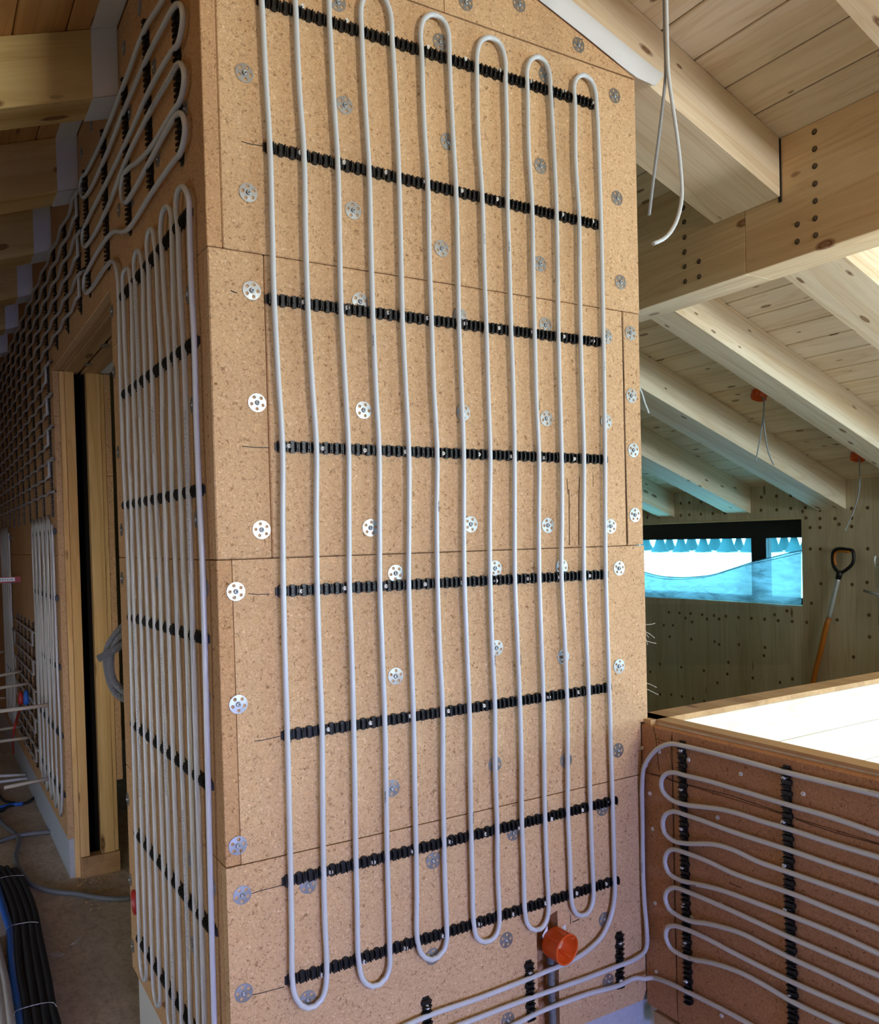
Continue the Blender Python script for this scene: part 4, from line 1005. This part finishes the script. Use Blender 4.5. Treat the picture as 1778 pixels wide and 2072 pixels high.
for i, (L, lab) in enumerate((([(5,655),(60,640),(130,632),(230,628)], 'thin white tie across the far end of the black bundle'), ([(45,1165),(110,1115),(200,1095),(300,1080),(370,1085)], 'thin white tie across the middle of the black bundle'),
                ([(135,1985),(150,1945),(260,1905),(400,1870),(510,1860),(550,1900)], 'thin white tie across the near end of the black bundle'))):
    P = c7(L, .029); b = MB(); b.tube(smooth_path(P, .01), .0013, 6); tag(obj('tie', b, M['wire']), lab, 'tie', 'ties round the bundle')
c4 = lambda L, h: [onz(a/3.865, 1560+c/3.865, ZF+h) for a, c in L]
def fcable(L, r, mat, label, name='floor_cable'):
    b = MB(); b.tube(smooth_path(c4(L, r), .02), r, 10); return tag(obj(name, b, M[mat]), label, 'cable', 'loose cables on the corridor floor')
fcable([(1030,992),(1000,997),(870,1000),(750,988),(600,962),(400,940),(260,892),(190,825),(140,740),(122,670),(140,590),(150,545),(120,490),(60,445),(10,395),(-30,320)], .0105, 'conduit', 'dark grey conduit snaking from the doorway over the corridor floor')
fcable([(-60,575),(0,550),(100,515),(250,490),(382,478),(400,476)], .0115, 'conduit', 'dark conduit running from the left edge to the wall foot')
fcable([(-60,330),(20,310),(60,280),(130,262),(200,250),(275,205)], .008, 'black_foam', 'black cable crossing the far corridor floor')
fcable([(-60,298),(0,287),(100,264),(180,255)], .010, 'blue', 'blue pipe end lying across the far corridor floor', 'blue_pipe_end')
fcable([(-60,130),(0,200),(40,235),(110,250)], .008, 'black_foam', 'black cable arching in from the left edge of the corridor')
for L, lab in (([(553,1358),(590,1310),(648,1280),(642,1298),(600,1340)], 'narrow pale paper scrap on the corridor floor'), ([(387,1432),(440,1398),(505,1428),(470,1450)], 'square pale paper scrap on the corridor floor')):
    P = c4(L, .003); b = MB(); b.prism(P, (0, 0, -.0012)); tag(obj('paper_scrap', b, M['paper']), lab, 'scrap', 'paper scraps on the floor')
# wood chips near the door sill
b = MB()
for i in range(70):
    x = random.uniform(.50, .66); y = random.uniform(3.45, 3.8); a = random.uniform(0, 3); s = random.uniform(.004, .011)
    p = Vector((x, y, ZF+.001)); q = Vector((math.cos(a), math.sin(a), .2))*s; r_ = Vector((-math.sin(a), math.cos(a), 0))*s*.4
    b.prism([p, p+q, p+q+r_, p+r_], (0, 0, .0012))
tag(obj('wood_chips', b, M['timber_z']), 'scatter of wood shavings on the floor before the door sill', 'shavings', None, 'stuff')
# corrugated conduits at the doorway edge
yd = 2.60
c6 = lambda L, y: [ony(180+a/6.35, 1180+c/6.35, y) for a, c in L]
corrugated(c6([(620,420),(560,455),(470,520),(380,610),(300,720),(250,800),(225,900),(220,1000),(240,1150),(280,1300),(350,1420),(420,1470),(520,1520)], yd+.06), .0105, 'dark grey corrugated conduit bowing out of the doorway edge, outer loop', group='conduits at the doorway edge')
corrugated(c6([(620,540),(540,600),(460,640),(390,700),(330,800),(290,900),(280,1000),(285,1120),(320,1250),(380,1330),(450,1390),(530,1450)], yd+.04), .0105, 'dark grey corrugated conduit bowing out of the doorway edge, inner loop', group='conduits at the doorway edge')
corrugated(c6([(620,715),(520,755),(420,800),(300,870),(200,930),(115,975)], yd+.02), .0115, 'grey corrugated conduit stub with its open end sticking into the doorway', group='conduits at the doorway edge')
# stub pipes standing out of the wall beyond the doorway
ROD = [((0,1367),(45,1358)),((0,1392),(57,1383)),((0,1439),(102,1426)),((0,1476),(45,1470)),((0,1500),(62,1492)),((8,1594),(105,1574)),((0,1570),(52,1568)),((0,1582),(55,1575)),((-10,1322),(8,1318)),((0,1413),(12,1412))]
for i, (a, c) in enumerate(ROD):
    tipx = onx(c[0], c[1], XL-.002); d = ray(*a); y = tipx.y; p = ony(a[0], a[1], y)
    b = MB(); b.tube([tipx, p], .0085, 8)
    tag(obj('pipe_stub', b, M['beige_pipe' if i not in (6, 7) else 'white_pipe']), 'pale pipe stub standing straight out of the wall beyond the doorway, %s from the top' % NTH[sorted(r_[0][1] for r_ in ROD).index(a[1])], 'pipe', 'pipe stubs beyond the doorway')
b = MB(); p = onx(42, 1172, XL-.002); q = onx(20, 1172, XL-.002); br = empty('label_bracket', p); tag(br, 'dark red bracket with a white label down the corridor', 'bracket')
t0 = ony(-8, 1170, p.y); b.box(t0.x, XL-.002, p.y-.004, p.y+.004, p.z-.018, p.z+.016); obj('arm', b, M['red'], br)
b = MB(); e_ = ony(30, 1170, p.y); b.box(t0.x, e_.x, p.y-.0055, p.y-.004, p.z-.010, p.z+.012); obj('label_strip', b, M['foil'], br)
b = MB()
for i in range(7):
    x = t0.x+.008+i*(e_.x-t0.x-.012)/7; b.box(x, x+.004, p.y-.0060, p.y-.0055, p.z-.003+.002*(i % 2), p.z+.004)
obj('label_print', b, M['ink'], br)
for (u0, v0, u1, v1, mt_, lab) in ((50, 1385, 57, 1425, 'blue', 'blue cap standing on the wall among the pipe stubs'), (38, 1400, 47, 1425, 'red', 'red cap standing on the wall among the pipe stubs')):
    p = onx((u0+u1)/2, v1, XL-.03); b = MB(); b.lathe([(.00001, 0), (.014, 0), (.015, .02), (.012, .06), (.006, .075), (.00001, .076)], 10, Matrix.Translation(p)); tag(obj('valve_cap', b, M[mt_]), lab, 'valve cap')
b = MB(); b.tube(smooth_path([onx(40, 1435, XL-.05), onx(30, 1470, XL-.09), onx(26, 1500, XL-.08), onx(28, 1525, XL-.05)], .02), .006, 8); tag(obj('curved_pipe', b, M['red']), 'reddish pipe bowing out among the pipe stubs', 'pipe')
# red rim of a box on the left face near the floor
p = onx(274, 1825, XL-.0005); b = MB(); b.lathe([(.034, 0), (.034, .006), (.029, .006), (.028, .001), (.00001, .001)], 20, RLEFT(p)); tag(obj('flush_box', b, M['red']), 'red round box set in the left face near the floor', 'junction box')
# loose hemp fibres along the end of the front wall
b = MB()
for pts in ([(1305,1264),(1318,1263),(1325,1261)], [(1305,1278),(1316,1284),(1324,1291)], [(1305,1280),(1312,1290)], [(1305,1296),(1318,1300),(1327,1302)], [(1306,1290),(1310,1305)], [(1308,1382),(1320,1387),(1328,1391)], [(1308,1394),(1320,1400),(1332,1406)]):
    b.tube(smooth_path([ony(u, v, YF+.02) for u, v in pts], .004), .0006, 5)
o = obj('loose_fibres', b, M['fibres'], wf); o['kind'] = 'stuff'

# ================================================================ outside: snow field and conifers
b = MB(); b.box(XF+.4, 260, -120, 300, -2.3, -2.2); struct('ground_snow', b, M['snow'])
b = MB()
for i in range(9):
    z0 = i*1.7+.05; r = 1.05*(1-i/9.5)
    b.lathe([(r, z0), (r*.6, z0+.7), (.05, z0+2.6)], 9)
tree_me = b.mesh('foliage', M['needle']); b = MB(); b.tube([(0, 0, 0), (0, 0, 15)], [.16, .04], 6); trunk_me = b.mesh('trunk', M['bark'])
for i in range(26):
    d_ = 72 + (i % 2)*7; u = 1240+i*23+random.uniform(-3, 3)
    dr = ray(u, 1090); t = d_/dr.x; p = Vector((dr.x*t, dr.y*t, -2.2))
    r = empty('conifer_tree', p); s = random.uniform(.8, 1.1); r.scale = (s, s, s)
    tag(r, 'dark conifer at the far edge of the snowfield outside the window', 'tree', 'conifers outside the window')
    for nm, me in (('foliage', tree_me), ('trunk', trunk_me)):
        o = bpy.data.objects.new(nm, me); COL.objects.link(o); o.parent = r; o.rotation_euler.z = random.uniform(0, 6)

# ================================================================ lift everything so that the floor lies at z = 0
for o in list(sc.objects):
    if o.parent is None and o.type in ('MESH', 'EMPTY'): o.location.z += EYE
